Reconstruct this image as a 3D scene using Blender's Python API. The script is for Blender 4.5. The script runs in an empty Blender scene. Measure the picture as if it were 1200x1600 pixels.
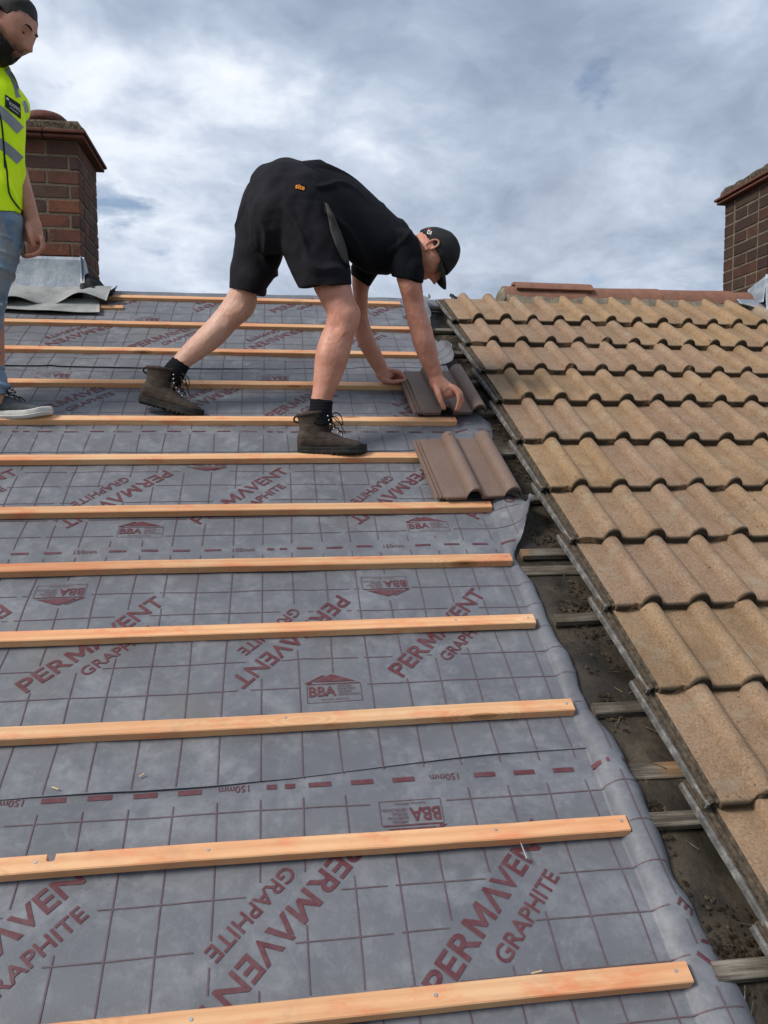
import bpy, bmesh, math, random
import numpy as np
from mathutils import Vector, Matrix, noise
from mathutils.bvhtree import BVHTree
random.seed(7); rng = np.random.default_rng(7)
scn = bpy.context.scene
COL = scn.collection

# ------------------------------------------------------------------ camera, sky, sun, exposure
FPX = 1220.63; TILT = 0.0773168; ROLL = -0.002054; YAW = 0.1399615
TH = 0.5236653; DIST = 1.502318                  # roof pitch, camera height square to the roof
CAMP = Vector((0.0, 0.0, 6.6))
def cam_axes():
    ct, st, cp, sp = math.cos(TILT), math.sin(TILT), math.cos(YAW), math.sin(YAW)
    f = Vector((sp*ct, cp*ct, -st)); r = Vector((cp, -sp, 0)); u = r.cross(f)
    cr, sr = math.cos(ROLL), math.sin(ROLL)
    return cr*r + sr*u, -sr*r + cr*u, f
CR, CU, CF = cam_axes()
cam = bpy.data.cameras.new('camera'); cam.sensor_fit = 'VERTICAL'; cam.sensor_height = 36.0
cam.lens = FPX/1600*36.0; cam.clip_start = 0.05; cam.clip_end = 6000
camo = bpy.data.objects.new('camera', cam); COL.objects.link(camo)
m3 = Matrix((CR, CU, -CF)).transposed()
camo.matrix_world = Matrix.Translation(CAMP) @ m3.to_4x4()
scn.camera = camo
scn.render.resolution_x, scn.render.resolution_y = 768, 1024

SUN_EL, SUN_AZ = math.radians(43), math.radians(248)       # azimuth clockwise from +Y: behind the camera, to the left
world = bpy.data.worlds.new('World'); scn.world = world; world.use_nodes = True
scn.view_settings.view_transform = 'Standard'; scn.view_settings.look = 'None'
scn.view_settings.exposure = 0.55; scn.view_settings.gamma = 1.0; scn.view_settings.use_curve_mapping = False
sl = bpy.data.lights.new('sun', 'SUN'); sl.energy = 2.5; sl.angle = math.radians(17); sl.color = (1.0, 0.945, 0.86)
so = bpy.data.objects.new('sun', sl); COL.objects.link(so)
sd = Vector((math.sin(SUN_AZ)*math.cos(SUN_EL), math.cos(SUN_AZ)*math.cos(SUN_EL), math.sin(SUN_EL)))
so.rotation_euler = sd.to_track_quat('Z', 'Y').to_euler(); so.location = (0, 0, 30)

# ------------------------------------------------------------------ node helpers
class NT:
    def __init__(s, nt): s.nt = nt
    def n(s, typ, _props=None, **inp):
        nd = s.nt.nodes.new('ShaderNode'+typ)
        for k, v in (_props or {}).items(): setattr(nd, k, v)
        for k, v in inp.items():
            key = int(k[1:]) if k[0] == '_' else k.replace('__', ' ')
            sk = nd.inputs[key]
            if hasattr(v, 'is_linked') or isinstance(v, bpy.types.NodeSocket): s.nt.links.new(v, sk)
            elif isinstance(v, (tuple, list)) and sk.type == 'RGBA' and len(v) == 3: sk.default_value = (*v, 1)
            else: sk.default_value = v
        return nd
    def math(s, op, a, b=0.0, c=0.0, clamp=False):
        nd = s.n('Math', {'operation': op, 'use_clamp': clamp}, _0=a, _1=b)
        if op in ('MULTIPLY_ADD', 'SMOOTH_MIN', 'COMPARE'): 
            if hasattr(c, 'is_linked'): s.nt.links.new(c, nd.inputs[2])
            else: nd.inputs[2].default_value = c
        return nd.outputs[0]
    def vmath(s, op, a, b=(0, 0, 0)):
        nd = s.n('VectorMath', {'operation': op}, _0=a, _1=b); return nd.outputs[0]
    def mix(s, fac, a, b, blend='MIX'):
        nd = s.nt.nodes.new('ShaderNodeMix'); nd.data_type = 'RGBA'; nd.blend_type = blend
        for sk, v in ((nd.inputs[0], fac), (nd.inputs[6], a), (nd.inputs[7], b)):
            if isinstance(v, bpy.types.NodeSocket): s.nt.links.new(v, sk)
            elif isinstance(v, (tuple, list)): sk.default_value = (*v, 1) if len(v) == 3 else v
            else: sk.default_value = v
        return nd.outputs[2]
    def ramp(s, fac, stops, interp='LINEAR'):
        nd = s.nt.nodes.new('ShaderNodeValToRGB'); s.nt.links.new(fac, nd.inputs[0]); cr = nd.color_ramp; cr.interpolation = interp
        while len(cr.elements) > 1: cr.elements.remove(cr.elements[-1])
        for i, (p, c) in enumerate(stops):
            e = cr.elements[0] if i == 0 else cr.elements.new(p)
            e.position = p
            e.color = (c, c, c, 1) if isinstance(c, (int, float)) else (*c, 1)
        return nd.outputs[0]
    def noise(s, vec, scale, detail=4, rough=.55, dist=0.0):
        return s.n('TexNoise', Vector=vec, Scale=scale, Detail=detail, Roughness=rough, Distortion=dist).outputs[0]
    def map(s, vec, loc=(0, 0, 0), rot=(0, 0, 0), sc=(1, 1, 1)):
        return s.n('Mapping', Vector=vec, Location=loc, Rotation=rot, Scale=sc).outputs[0]
MATS = {}
def mat(name, build, rough=.7, spec=.4, metal=0.0, sss=0.0):
    m = bpy.data.materials.new(name); m.use_nodes = True; nt = m.node_tree
    b = nt.nodes['Principled BSDF']; t = NT(nt)
    b.inputs['Roughness'].default_value = rough; b.inputs['Specular IOR Level'].default_value = spec; b.inputs['Metallic'].default_value = metal
    if sss: b.inputs['Subsurface Weight'].default_value = sss; b.inputs['Subsurface Radius'].default_value = (.012, .005, .003); b.inputs['Subsurface Scale'].default_value = 1.0
    co = t.n('TexCoord').outputs['Object']
    rnd = t.n('ObjectInfo').outputs['Random']
    r = build(t, co, rnd)
    col, bump, rg = (r + (None, None))[:3] if isinstance(r, tuple) and not (len(r) == 3 and isinstance(r[0], float)) else (r, None, None)
    if isinstance(col, bpy.types.NodeSocket): nt.links.new(col, b.inputs['Base Color'])
    else: b.inputs['Base Color'].default_value = (*col, 1)
    if bump is not None:
        h, st, ds = bump
        bn = t.n('Bump', Height=h, Strength=st, Distance=ds); nt.links.new(bn.outputs[0], b.inputs['Normal'])
    if rg is not None: nt.links.new(rg, b.inputs['Roughness'])
    MATS[name] = m
    return m

# ------------------------------------------------------------------ sky: Nishita blue seen through a broken layer of cloud
def build_world():
    nt = world.node_tree; nt.nodes.clear(); t = NT(nt)
    sky = t.n('TexSky', {'sky_type': 'NISHITA', 'sun_disc': False}); sky.sun_elevation = SUN_EL; sky.sun_rotation = SUN_AZ
    sky.air_density = 1.0; sky.dust_density = .6
    d = t.n('TexCoord').outputs['Generated']
    d = t.vmath('NORMALIZE', d)
    sp = t.n('SeparateXYZ', _0=d)
    z = t.math('ADD', t.math('MAXIMUM', sp.outputs[2], 0.0), 0.30)
    p = t.n('CombineXYZ', _0=t.math('DIVIDE', sp.outputs[0], z), _1=t.math('DIVIDE', sp.outputs[1], z), _2=0.0).outputs[0]
    p = t.map(p, loc=(SKYX, SKYY, 1.3))
    warp = t.n('TexNoise', Vector=p, Scale=1.6, Detail=5.0, Roughness=.55).outputs[1]
    pw = t.vmath('ADD', p, t.vmath('MULTIPLY', t.vmath('SUBTRACT', warp, (.5, .5, .5)), (.27, .27, .27)))
    big = t.noise(pw, .95, 3, .5)
    mid = t.noise(pw, 3.0, 9, .58)
    mid2 = t.noise(t.vmath('ADD', pw, (-.075, .055, 0.0)), 3.0, 5, .58)
    fin = t.noise(t.vmath('ADD', pw, (7.1, 3.3, 2.0)), 7.5, 9, .62)
    h = t.math('ADD', t.math('ADD', t.math('MULTIPLY', big, .54), t.math('MULTIPLY', mid, .38)), t.math('MULTIPLY', fin, .08))
    # the thicker heaps are lit on the side towards the sun
    h = t.math('ADD', h, t.math('MULTIPLY', t.math('SUBTRACT', mid2, mid), .42))
    shade = t.ramp(h, [(.36, (8.9, 9.2, 9.6)), (.425, (7.0, 7.5, 8.3)), (.47, (4.9, 5.6, 6.75)), (.515, (3.6, 4.3, 5.45)), (.58, (2.65, 3.25, 4.3)), (.66, (2.1, 2.6, 3.5))])
    # thin bright cloud low down over the roofs
    low = t.ramp(sp.outputs[2], [(.0, .85), (.22, .40), (.42, .0)])
    shade = t.mix(t.math('MULTIPLY', low, t.ramp(t.math('ADD', t.math('MULTIPLY', mid, .6), t.math('MULTIPLY', fin, .4)), [(.36, 1.0), (.60, .15)])), shade, (7.4, 7.95, 8.7))
    hole = t.ramp(t.noise(t.vmath('ADD', pw, (2.2, 9.4, 4.0)), 2.6, 6, .58), [(.64, 0.0), (.72, .8)])
    col = t.mix(hole, shade, sky.outputs[0])
    bg = t.n('Background', Color=col, Strength=0.082)
    nt.links.new(bg.outputs[0], t.n('OutputWorld').inputs[0])
SKYX, SKYY = 3.2, 1.4
build_world()

# ------------------------------------------------------------------ geometry helpers
ST, CT = math.sin(TH), math.cos(TH)
NV = Vector((0, -ST, CT)); SV = Vector((0, CT, ST))
def RP(u, v, w=0.0): return CAMP - NV*DIST + Vector((u, 0, 0)) + SV*v + NV*w
def ray(x, y): return CF + CR*((x-600)/FPX) - CU*((y-800)/FPX)
def at(x, y, Y):                       # the point at horizontal distance Y on the line of sight through a point of the photograph
    D = ray(x, y); return CAMP + D*(Y/D.y)
def onroof(x, y, w=0.0):
    D = ray(x, y); P = D*(-(DIST-w)/D.dot(NV)); return P.x, P.dot(SV)
def tag(o, label=None, cat=None, group=None, kind=None):
    for k, v in (('label', label), ('category', cat), ('group', group), ('kind', kind)):
        if v: o[k] = v
    return o
def empty(name, loc, rot=(0, 0, 0)):
    o = bpy.data.objects.new(name, None); COL.objects.link(o); o.location = loc; o.rotation_euler = rot; o.empty_display_size = .1
    return o
def roof_empty(name, u, v, w=0.0): return empty(name, RP(u, v, w), (TH, 0, 0))
def obj(name, me, material=None, parent=None, smooth=None):
    o = bpy.data.objects.new(name, me); COL.objects.link(o)
    if material is not None and not me.materials: me.materials.append(MATS[material] if isinstance(material, str) else material)
    if parent is not None: o.parent = parent
    if smooth is not None:
        me.polygons.foreach_set('use_smooth', [smooth]*len(me.polygons))
    return o
def mesh(name, vs, fs):
    me = bpy.data.meshes.new(name); me.from_pydata([tuple(v) for v in vs], [], fs); me.update(); return me
def from_bm(name, bm, recalc=False):
    if recalc: bmesh.ops.recalc_face_normals(bm, faces=bm.faces)
    me = bpy.data.meshes.new(name); bm.to_mesh(me); bm.free(); return me
def box_bm(x0, x1, y0, y1, z0, z1, bev=0.0, bm=None, seg=1):
    own = bm is None
    bm = bm or bmesh.new()
    r = bmesh.ops.create_cube(bm, size=1.0, matrix=Matrix.Translation(((x0+x1)/2, (y0+y1)/2, (z0+z1)/2)) @ Matrix.Diagonal((x1-x0, y1-y0, z1-z0, 1)))
    if bev:
        es = list({e for v in r['verts'] for e in v.link_edges})
        bmesh.ops.bevel(bm, geom=es, offset=bev, segments=seg, affect='EDGES', profile=.6)
    return bm
def shade_auto(me, ang=35):
    me.polygons.foreach_set('use_smooth', [True]*len(me.polygons))
    try: me.set_sharp_from_angle(angle=math.radians(ang))
    except Exception: pass
def N3(x, y, z=0.0): return noise.noise(Vector((x, y, z)))
def interp(tab, x):
    xs = [a for a, b in tab]; ys = [b for a, b in tab]; return float(np.interp(x, xs, ys))
def sstep(a, b, x):
    t = min(1, max(0, (x-a)/(b-a))); return t*t*(3-2*t)

# ------------------------------------------------------------------ materials
def m_membrane(t, co, r):
    big = t.noise(co, 3.2, 5, .6); fin = t.noise(co, 26, 6, .65); vf = t.noise(co, 240, 3, .6)
    scuff = t.ramp(t.math('MULTIPLY', t.noise(co, 5.5, 9, .72, .4), t.math('ADD', .55, fin)), [(.50, 0.0), (.70, .55), (.85, .9)])
    c = t.ramp(big, [(.3, (.098, .102, .117)), (.5, (.116, .120, .136)), (.7, (.137, .141, .156))])
    fl = t.ramp(t.noise(t.vmath('ADD', co, (1.7, 2.9, 0.)), 34, 8, .78, .6), [(.50, 0.0), (.62, .5), (.74, 1.0)])
    c = t.mix(t.math('MULTIPLY', fl, t.ramp(t.noise(co, 2.4, 4, .6), [(.38, .10), (.66, .48)])), c, (.265, .273, .292))
    c = t.mix(t.math('MULTIPLY', scuff, .45), c, (.335, .345, .365))
    brown = t.ramp(t.noise(t.vmath('ADD', co, (4., 2., 1.)), 2.6, 4, .5), [(.60, 0.0), (.72, .45)])
    c = t.mix(brown, c, (.135, .125, .115))
    h = t.math('ADD', t.math('MULTIPLY', vf, .5), t.math('MULTIPLY', fin, .6))
    return c, (h, .22, .004), t.ramp(big, [(.3, .48), (.7, .62)])
mat('membrane', m_membrane, .55, .45)
mat('white_backing', lambda t, co, r: ((.78, .79, .80), (t.noise(co, 60, 3), .2, .002)), .6)
def m_ink(t, co, r):
    wear = t.ramp(t.noise(co, 38, 7, .7), [(.40, 0.0), (.75, .75)])
    return t.mix(wear, (.088, .020, .026), (.130, .070, .080)), None
mat('ink', m_ink, .55)
mat('ink_thin', lambda t, co, r: (t.mix(t.ramp(t.noise(co, 22, 6, .7), [(.35, 0.0), (.75, .9)]), (.090, .050, .060), (.125, .100, .112)), None), .55)
def m_batten(t, co, r):
    off = t.n('CombineXYZ', _0=t.math('MULTIPLY', r, 37.0), _1=t.math('MULTIPLY', r, 11.0), _2=0.0).outputs[0]
    p = t.vmath('ADD', co, off)
    # knots: sparse points the grain bends round
    vk = t.n('TexVoronoi', {'feature': 'F1'}, Vector=t.map(p, sc=(3.1, 13.0, 9.0)), Scale=1.0, Randomness=1.0)
    kd = vk.outputs['Distance']
    near = t.ramp(kd, [(.0, 1.0), (.34, 0.0)])
    g = t.map(p, sc=(1.3, 26, 30))
    g = t.vmath('ADD', g, t.n('CombineXYZ', _0=0.0, _1=t.math('MULTIPLY', near, 3.5), _2=t.math('MULTIPLY', near, 2.0)).outputs[0])
    rings = t.n('TexWave', {'wave_type': 'BANDS', 'bands_direction': 'Y'}, Vector=g, Scale=.55, Distortion=4.5, Detail=3.0, Detail__Scale=.7).outputs[1]
    fib = t.noise(t.map(p, sc=(3, 160, 160)), 2.2, 4, .6)
    patch = t.noise(t.map(p, sc=(2.2, 9, 9)), 1.0, 5, .6)
    c = t.ramp(patch, [(.28, (.68, .445, .255)), (.45, (.66, .375, .195)), (.58, (.63, .295, .142)), (.72, (.58, .20, .095))])
    c = t.mix(t.math('MULTIPLY', rings, .38), c, (.45, .185, .075))
    c = t.mix(t.math('MULTIPLY', t.ramp(fib, [(.35, 0.0), (.75, 1.0)]), .28), c, (.74, .52, .32))
    red = t.ramp(t.noise(t.vmath('ADD', t.map(p, sc=(5, 14, 14)), (3., 1., 5.)), 1.0, 6, .7), [(.52, 0.0), (.66, .8)])
    c = t.mix(red, c, (.62, .19, .085))
    knot = t.ramp(kd, [(.0, 1.0), (.115, .95), (.15, .0)])
    c = t.mix(t.math('MULTIPLY', knot, .85), c, t.mix(t.ramp(kd, [(.03, 0.0), (.085, 1.0)]), (.16, .07, .032), (.42, .19, .075)))
    dirt = t.ramp(t.noise(p, 9, 7, .7), [(.58, 0.0), (.78, .45)])
    c = t.mix(dirt, c, (.30, .20, .13))
    tint = t.math('ADD', .84, t.math('MULTIPLY', r, .26))
    c = t.mix(1.0, c, t.n('CombineColor', _0=tint, _1=tint, _2=tint).outputs[0], 'MULTIPLY')
    return c, (t.math('ADD', fib, t.math('MULTIPLY', rings, .5)), .35, .0015)
mat('fresh_wood', m_batten, .62, .3)
def m_oldwood(t, co, r):
    p = t.vmath('ADD', co, t.n('CombineXYZ', _0=t.math('MULTIPLY', r, 31.0), _1=0.0, _2=0.0).outputs[0])
    f = t.noise(t.map(p, sc=(4, 110, 110)), 1.6, 5, .65); b = t.noise(p, 7, 5, .6)
    c = t.ramp(b, [(.3, (.055, .045, .035)), (.5, (.13, .112, .088)), (.7, (.25, .22, .18))])
    c = t.mix(t.ramp(f, [(.4, 0.0), (.6, .8)]), c, (.035, .028, .022))
    worn = t.ramp(t.noise(p, 3.3, 3), [(.58, 0.0), (.66, .7)])
    c = t.mix(worn, c, (.30, .17, .075))
    return c, (f, .8, .004)
mat('old_wood', m_oldwood, .85, .2)
def m_felt(t, co, r):
    b = t.noise(co, 6, 6, .62, .5); f = t.noise(co, 70, 6, .7)
    c = t.ramp(b, [(.28, (.014, .011, .008)), (.43, (.020, .0155, .0105)), (.56, (.042, .032, .022)), (.70, (.085, .066, .045))])
    c = t.mix(t.ramp(f, [(.5, 0.0), (.72, .6)]), c, (.012, .010, .008))
    green = t.ramp(t.noise(t.vmath('ADD', co, (3., 5., 1.)), 4, 4), [(.58, 0.0), (.74, .35)])
    c = t.mix(green, c, (.075, .072, .042))
    return c, (t.math('ADD', f, b), .6, .006), t.ramp(b, [(.3, .45), (.7, .8)])
mat('old_felt', m_felt, .6, .35)
def tile_col(stops, dirt, speck):
    def f(t, co, r):
        off = t.n('CombineXYZ', _0=t.math('MULTIPLY', r, 53.0), _1=t.math('MULTIPLY', r, 29.0), _2=0.0).outputs[0]
        p = t.vmath('ADD', co, off)
        b = t.noise(p, 5.5, 5, .6); g = t.noise(p, 150, 6, .8); mid = t.noise(p, 30, 8, .75)
        c = t.ramp(b, stops)
        tint = t.math('ADD', .86, t.math('MULTIPLY', r, .26))
        c = t.mix(1.0, c, t.n('CombineColor', _0=tint, _1=t.math('ADD', .01, t.math('MULTIPLY', tint, .99)), _2=t.math('ADD', .88, t.math('MULTIPLY', t.math('FRACT', t.math('MULTIPLY', r, 7.3)), .14))).outputs[0], 'MULTIPLY')
        c = t.mix(t.math('MULTIPLY', t.ramp(g, [(.42, 0.0), (.66, 1.0)]), speck), c, (.50, .37, .26))
        c = t.mix(t.math('MULTIPLY', t.ramp(g, [(.30, 1.0), (.45, 0.0)]), speck*1.15), c, (.11, .075, .045))
        spots = t.n('TexVoronoi', {'feature': 'F1'}, Vector=p, Scale=46.0).outputs['Distance']
        pit = t.math('MULTIPLY', t.ramp(spots, [(.10, 1.0), (.20, 0.0)]), t.ramp(t.noise(p, 16, 4), [(.50, 0.0), (.64, 1.0)]))
        c = t.mix(t.math('MULTIPLY', pit, .8), c, (.055, .042, .028))
        c = t.mix(t.math('MULTIPLY', t.ramp(mid, [(.50, 0.0), (.72, 1.0)]), dirt), c, (.15, .105, .062))
        # front-edge shade, with grime, painted dark into the leading (tail) end of every tile
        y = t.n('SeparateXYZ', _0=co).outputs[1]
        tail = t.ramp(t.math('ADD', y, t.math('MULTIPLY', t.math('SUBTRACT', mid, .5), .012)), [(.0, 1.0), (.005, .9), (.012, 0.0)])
        if dirt > .2:
            lich = t.ramp(t.noise(t.vmath('ADD', p, (9, 4, 2)), 13, 7, .72), [(.56, 0.0), (.66, .55)])
            c = t.mix(lich, c, (.30, .27, .20))
            stain = t.ramp(t.noise(t.map(p, sc=(5, 1.2, 5)), 2.2, 6, .65), [(.50, 0.0), (.72, .6)])
            c = t.mix(stain, c, (.17, .105, .055))
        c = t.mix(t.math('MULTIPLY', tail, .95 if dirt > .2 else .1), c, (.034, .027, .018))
        h = t.math('ADD', g, t.math('MULTIPLY', mid, .8))
        return c, (h, .9 if dirt > .2 else .25, .0045)
    return f
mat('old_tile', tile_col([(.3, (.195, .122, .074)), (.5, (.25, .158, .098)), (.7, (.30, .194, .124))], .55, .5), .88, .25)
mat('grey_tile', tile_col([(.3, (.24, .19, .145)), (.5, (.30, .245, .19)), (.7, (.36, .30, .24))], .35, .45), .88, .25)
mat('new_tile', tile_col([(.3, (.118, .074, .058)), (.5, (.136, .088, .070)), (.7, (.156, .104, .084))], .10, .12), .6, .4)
def m_lip(t, co, r):
    b = t.noise(co, 30, 6, .7); g = t.noise(co, 190, 4, .7)
    c = t.ramp(b, [(.3, (.05, .048, .045)), (.5, (.125, .122, .116)), (.7, (.26, .26, .25))])
    return t.mix(t.ramp(g, [(.5, 0.0), (.7, .5)]), c, (.05, .043, .035)), (g, .5, .003)
mat('weathered_lip', m_lip, .8, .3)
mat('lock_channel', lambda t, co, r: (t.ramp(t.noise(co, 60, 6, .7), [(.35, (.03, .024, .018)), (.65, (.115, .088, .062))]), (t.noise(co, 120, 5, .7), .7, .004)), .9, .2)
mat('terracotta', lambda t, co, r: (t.mix(t.ramp(t.noise(co, 18, 7, .7), [(.48, 0.0), (.72, .75)]), t.ramp(t.noise(t.vmath('ADD', co, (3, 3, 3)), 6, 4), [(.3, (.185, .088, .062)), (.7, (.265, .128, .088))]), (.10, .068, .05)), (t.noise(co, 120, 5, .7), .5, .004)), .85, .25)
mat('mortar', lambda t, co, r: (t.ramp(t.noise(co, 22, 8, .75), [(.3, (.085, .072, .052)), (.5, (.19, .165, .125)), (.72, (.30, .27, .215))]), (t.noise(co, 90, 7, .75), .9, .008)), .95, .15)
mat('joint_mortar', lambda t, co, r: (t.ramp(t.noise(co, 24, 8, .75), [(.3, (.085, .068, .052)), (.7, (.20, .168, .128))]), (t.noise(co, 90, 7, .75), .9, .006)), .95, .15)
mat('flaunching', lambda t, co, r: (t.ramp(t.noise(co, 60, 8, .75), [(.33, (.02, .016, .012)), (.5, (.10, .078, .054)), (.68, (.24, .20, .15))]), (t.noise(co, 45, 8, .75), 1.0, .02)), .95, .15)
def m_brick(t, co, r):
    c = t.ramp(r, [(.0, (.058, .030, .026)), (.18, (.085, .040, .031)), (.36, (.135, .050, .032)), (.54, (.078, .040, .033)), (.70, (.165, .060, .035)), (.85, (.105, .066, .043)), (.97, (.065, .035, .031))])
    off = t.n('CombineXYZ', _0=t.math('MULTIPLY', r, 53.0), _1=t.math('MULTIPLY', r, 29.0), _2=0.0).outputs[0]
    p = t.vmath('ADD', co, off)
    b = t.noise(p, 14, 7, .7); g = t.noise(p, 120, 5, .7)
    c = t.mix(t.ramp(b, [(.45, 0.0), (.70, .7)]), c, (.045, .026, .020))
    c = t.mix(t.ramp(t.noise(t.vmath('ADD', p, (5, 1, 2)), 20, 6, .7), [(.60, 0.0), (.75, .35)]), c, (.33, .21, .13))
    return c, (t.math('ADD', g, b), .7, .005)
mat('brick', m_brick, .88, .25)
def m_dark_brick(t, co, r):  # brick colour mixed unevenly towards a near-black brown
    c, bump = m_brick(t, co, r); darken = t.ramp(t.noise(co, 6, 6, .7), [(.3, .45), (.7, .8)])
    return t.mix(darken, c, (.030, .021, .017)), bump
mat('dark_brick', m_dark_brick, .9, .2)
mat('crease_tile', lambda t, co, r: (t.mix(t.ramp(t.noise(co, 24, 7, .7), [(.45, 0.0), (.7, .8)]), (.135, .050, .036), (.045, .027, .022)), (t.noise(co, 90, 6, .7), .5, .004)), .85, .25)
mat('lead', lambda t, co, r: (t.mix(t.ramp(t.noise(co, 13, 7, .7), [(.45, 0.0), (.72, .7)]), t.ramp(t.noise(co, 4, 4), [(.3, (.20, .235, .29)), (.7, (.33, .365, .42))]), (.46, .48, .50)), (t.noise(co, 11, 5, .6), .35, .02)), .48, .5, .25)
mat('zinc', lambda t, co, r: (t.ramp(t.noise(co, 9, 7, .7), [(.3, (.19, .195, .19)), (.7, (.36, .365, .36))]), (t.noise(co, 20, 5, .6), .4, .01)), .6, .4, .1)
mat('black_felt', lambda t, co, r: ((.016, .016, .018), (t.noise(co, 150, 4), .5, .004)), .8, .3)
mat('debris', lambda t, co, r: (t.ramp(t.noise(co, 35, 4), [(.3, (.012, .009, .006)), (.5, (.035, .026, .017)), (.7, (.10, .08, .05))]), None), .95, .1)
mat('splinter', lambda t, co, r: ((.55, .40, .24), None), .8, .2)
mat('steel', lambda t, co, r: ((.55, .55, .56), None), .35, .5, .85)
mat('ground', lambda t, co, r: (t.ramp(t.noise(co, .15, 6), [(.3, (.045, .07, .03)), (.7, (.10, .115, .06))]), None), .95, .1)
mat('render_wall', lambda t, co, r: (t.ramp(t.noise(co, 3, 6), [(.3, (.45, .42, .37)), (.7, (.55, .52, .46))]), None), .9, .2)

# ------------------------------------------------------------------ setting: ground, house, roof
tag(obj('ground', mesh('ground', [(-3000, -3000, 0), (3000, -3000, 0), (3000, 3000, 0), (-3000, 3000, 0)], [(0, 1, 2, 3)]), 'ground'), kind='structure')
VR = 4.27                                       # slope length from the camera's foot to the ridge
ridge = RP(0, VR)
def prism_roof():
    e = RP(0, -1.5); y0, z0 = e.y, e.z; ym, zm = ridge.y, ridge.z; y1 = 2*ym-y0; X0, X1 = -6.0, 7.5; th = .12
    vs = []
    for X in (X0, X1): vs += [(X, y0, z0), (X, ym, zm), (X, y1, z0), (X, y1, z0-th), (X, ym, zm-th), (X, y0, z0-th)]
    n = 6; fs = [tuple(range(5, -1, -1)), tuple(range(6, 12))] + [(i, (i+1) % n, (i+1) % n+n, i+n) for i in range(n)]
    bm = bmesh.new(); bv = [bm.verts.new(v) for v in vs]
    for f in fs: bm.faces.new([bv[i] for i in f])
    return from_bm('roof_slope', bm, True), y0, y1, z0
me, ye0, ye1, ze = prism_roof()
tag(obj('roof_slope', me, 'old_felt'), kind='structure')
tag(obj('house_wall', from_bm('house_wall', box_bm(-5.7, 7.2, ye0+.35, ye1-.35, 0, ze-.02)), 'render_wall'), kind='structure')

# old felt lying rumpled in the opened strip
def old_felt():
    root = roof_empty('old_felt', .95, 0)
    vs, fs = [], []; nu, nv = 34, 260
    for j in range(nv+1):
        v = -.6+(VR+.55)*j/nv
        for i in range(nu+1):
            u = .55+.85*i/nu
            sag = .010*math.sin((v % .33)/.33*math.pi)
            amp = sstep(.76, .84, u)
            w = .0025+amp*(.004+.006*N3(u*5, v*6)+.004*N3(u*17, v*14, 3)-sag*.6+.004)
            vs.append((u-.95, v, max(w, .0015)))
    for j in range(nv):
        for i in range(nu):
            a = j*(nu+1)+i; fs.append((a, a+1, a+nu+2, a+nu+1))
    obj('felt_layer', mesh('felt_layer', vs, fs), 'old_felt', root, True)
    tag(root, 'old dark stained roofing felt showing in the strip beside the old tiles', 'roofing felt')
old_felt()
# ridge capping of felt at the very top of the stripped side
def ridge_felt():
    root = roof_empty('ridge_felt', 0, VR)
    vs, fs = [], []; n = 90
    for i in range(n+1):
        u = -.80+3.2*i/n*0.54
        for k, (dv, w) in enumerate(((-.16, .012), (-.06, .02), (0, .028), (.06, .0), (.2, -.12))):
            vs.append((u, dv, w+.006*N3(u*4, k*1.7)))
    for i in range(n):
        for k in range(4): a = i*5+k; fs.append((a, a+5, a+6, a+1))
    obj('felt_strip', mesh('felt_strip', vs, fs), 'membrane', root, True)
    tag(root, 'grey underlay strip folded over the ridge behind the top batten', 'roofing felt')
ridge_felt()

# ------------------------------------------------------------------ underlay sheets with their print
BT = {1: (4.2, -.92, .708), 2: (3.825, -2.25, .72), 3: (3.497, -2.25, .70), 4: (3.151, -2.25, .612), 5: (2.822, -2.25, .748), 6: (2.521, -2.2, .60),
      7: (2.193, -2.2, .744), 8: (1.896, -2.1, .738), 9: (1.612, -2.0, .73), 10: (1.284, -2.0, .738), 11: (.957, -1.9, .751), 12: (.647, -1.9, .748)}
S0 = .735
def base_w(u, v):
    w = .0045*N3(u*1.9+3, v*2.3)+.0030*N3(u*5.5, v*6+9, 2)+.0010*N3(u*15, v*13, 5)
    q = u*.8+v*.6
    rg_ = max(0, 1-abs(N3(q*5.5+1.5*N3(u*2, v*2), (v*.8-u*.6)*2.2, 11))*4)
    w += .0026*rg_*rg_*(3-2*rg_)*sstep(-.1, .3, N3(u*1.3, v*1.5, 20))
    near = min(abs(v-(b[0]-.019)) for b in BT.values())
    return w+.004*sstep(.02, .13, near)
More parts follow.
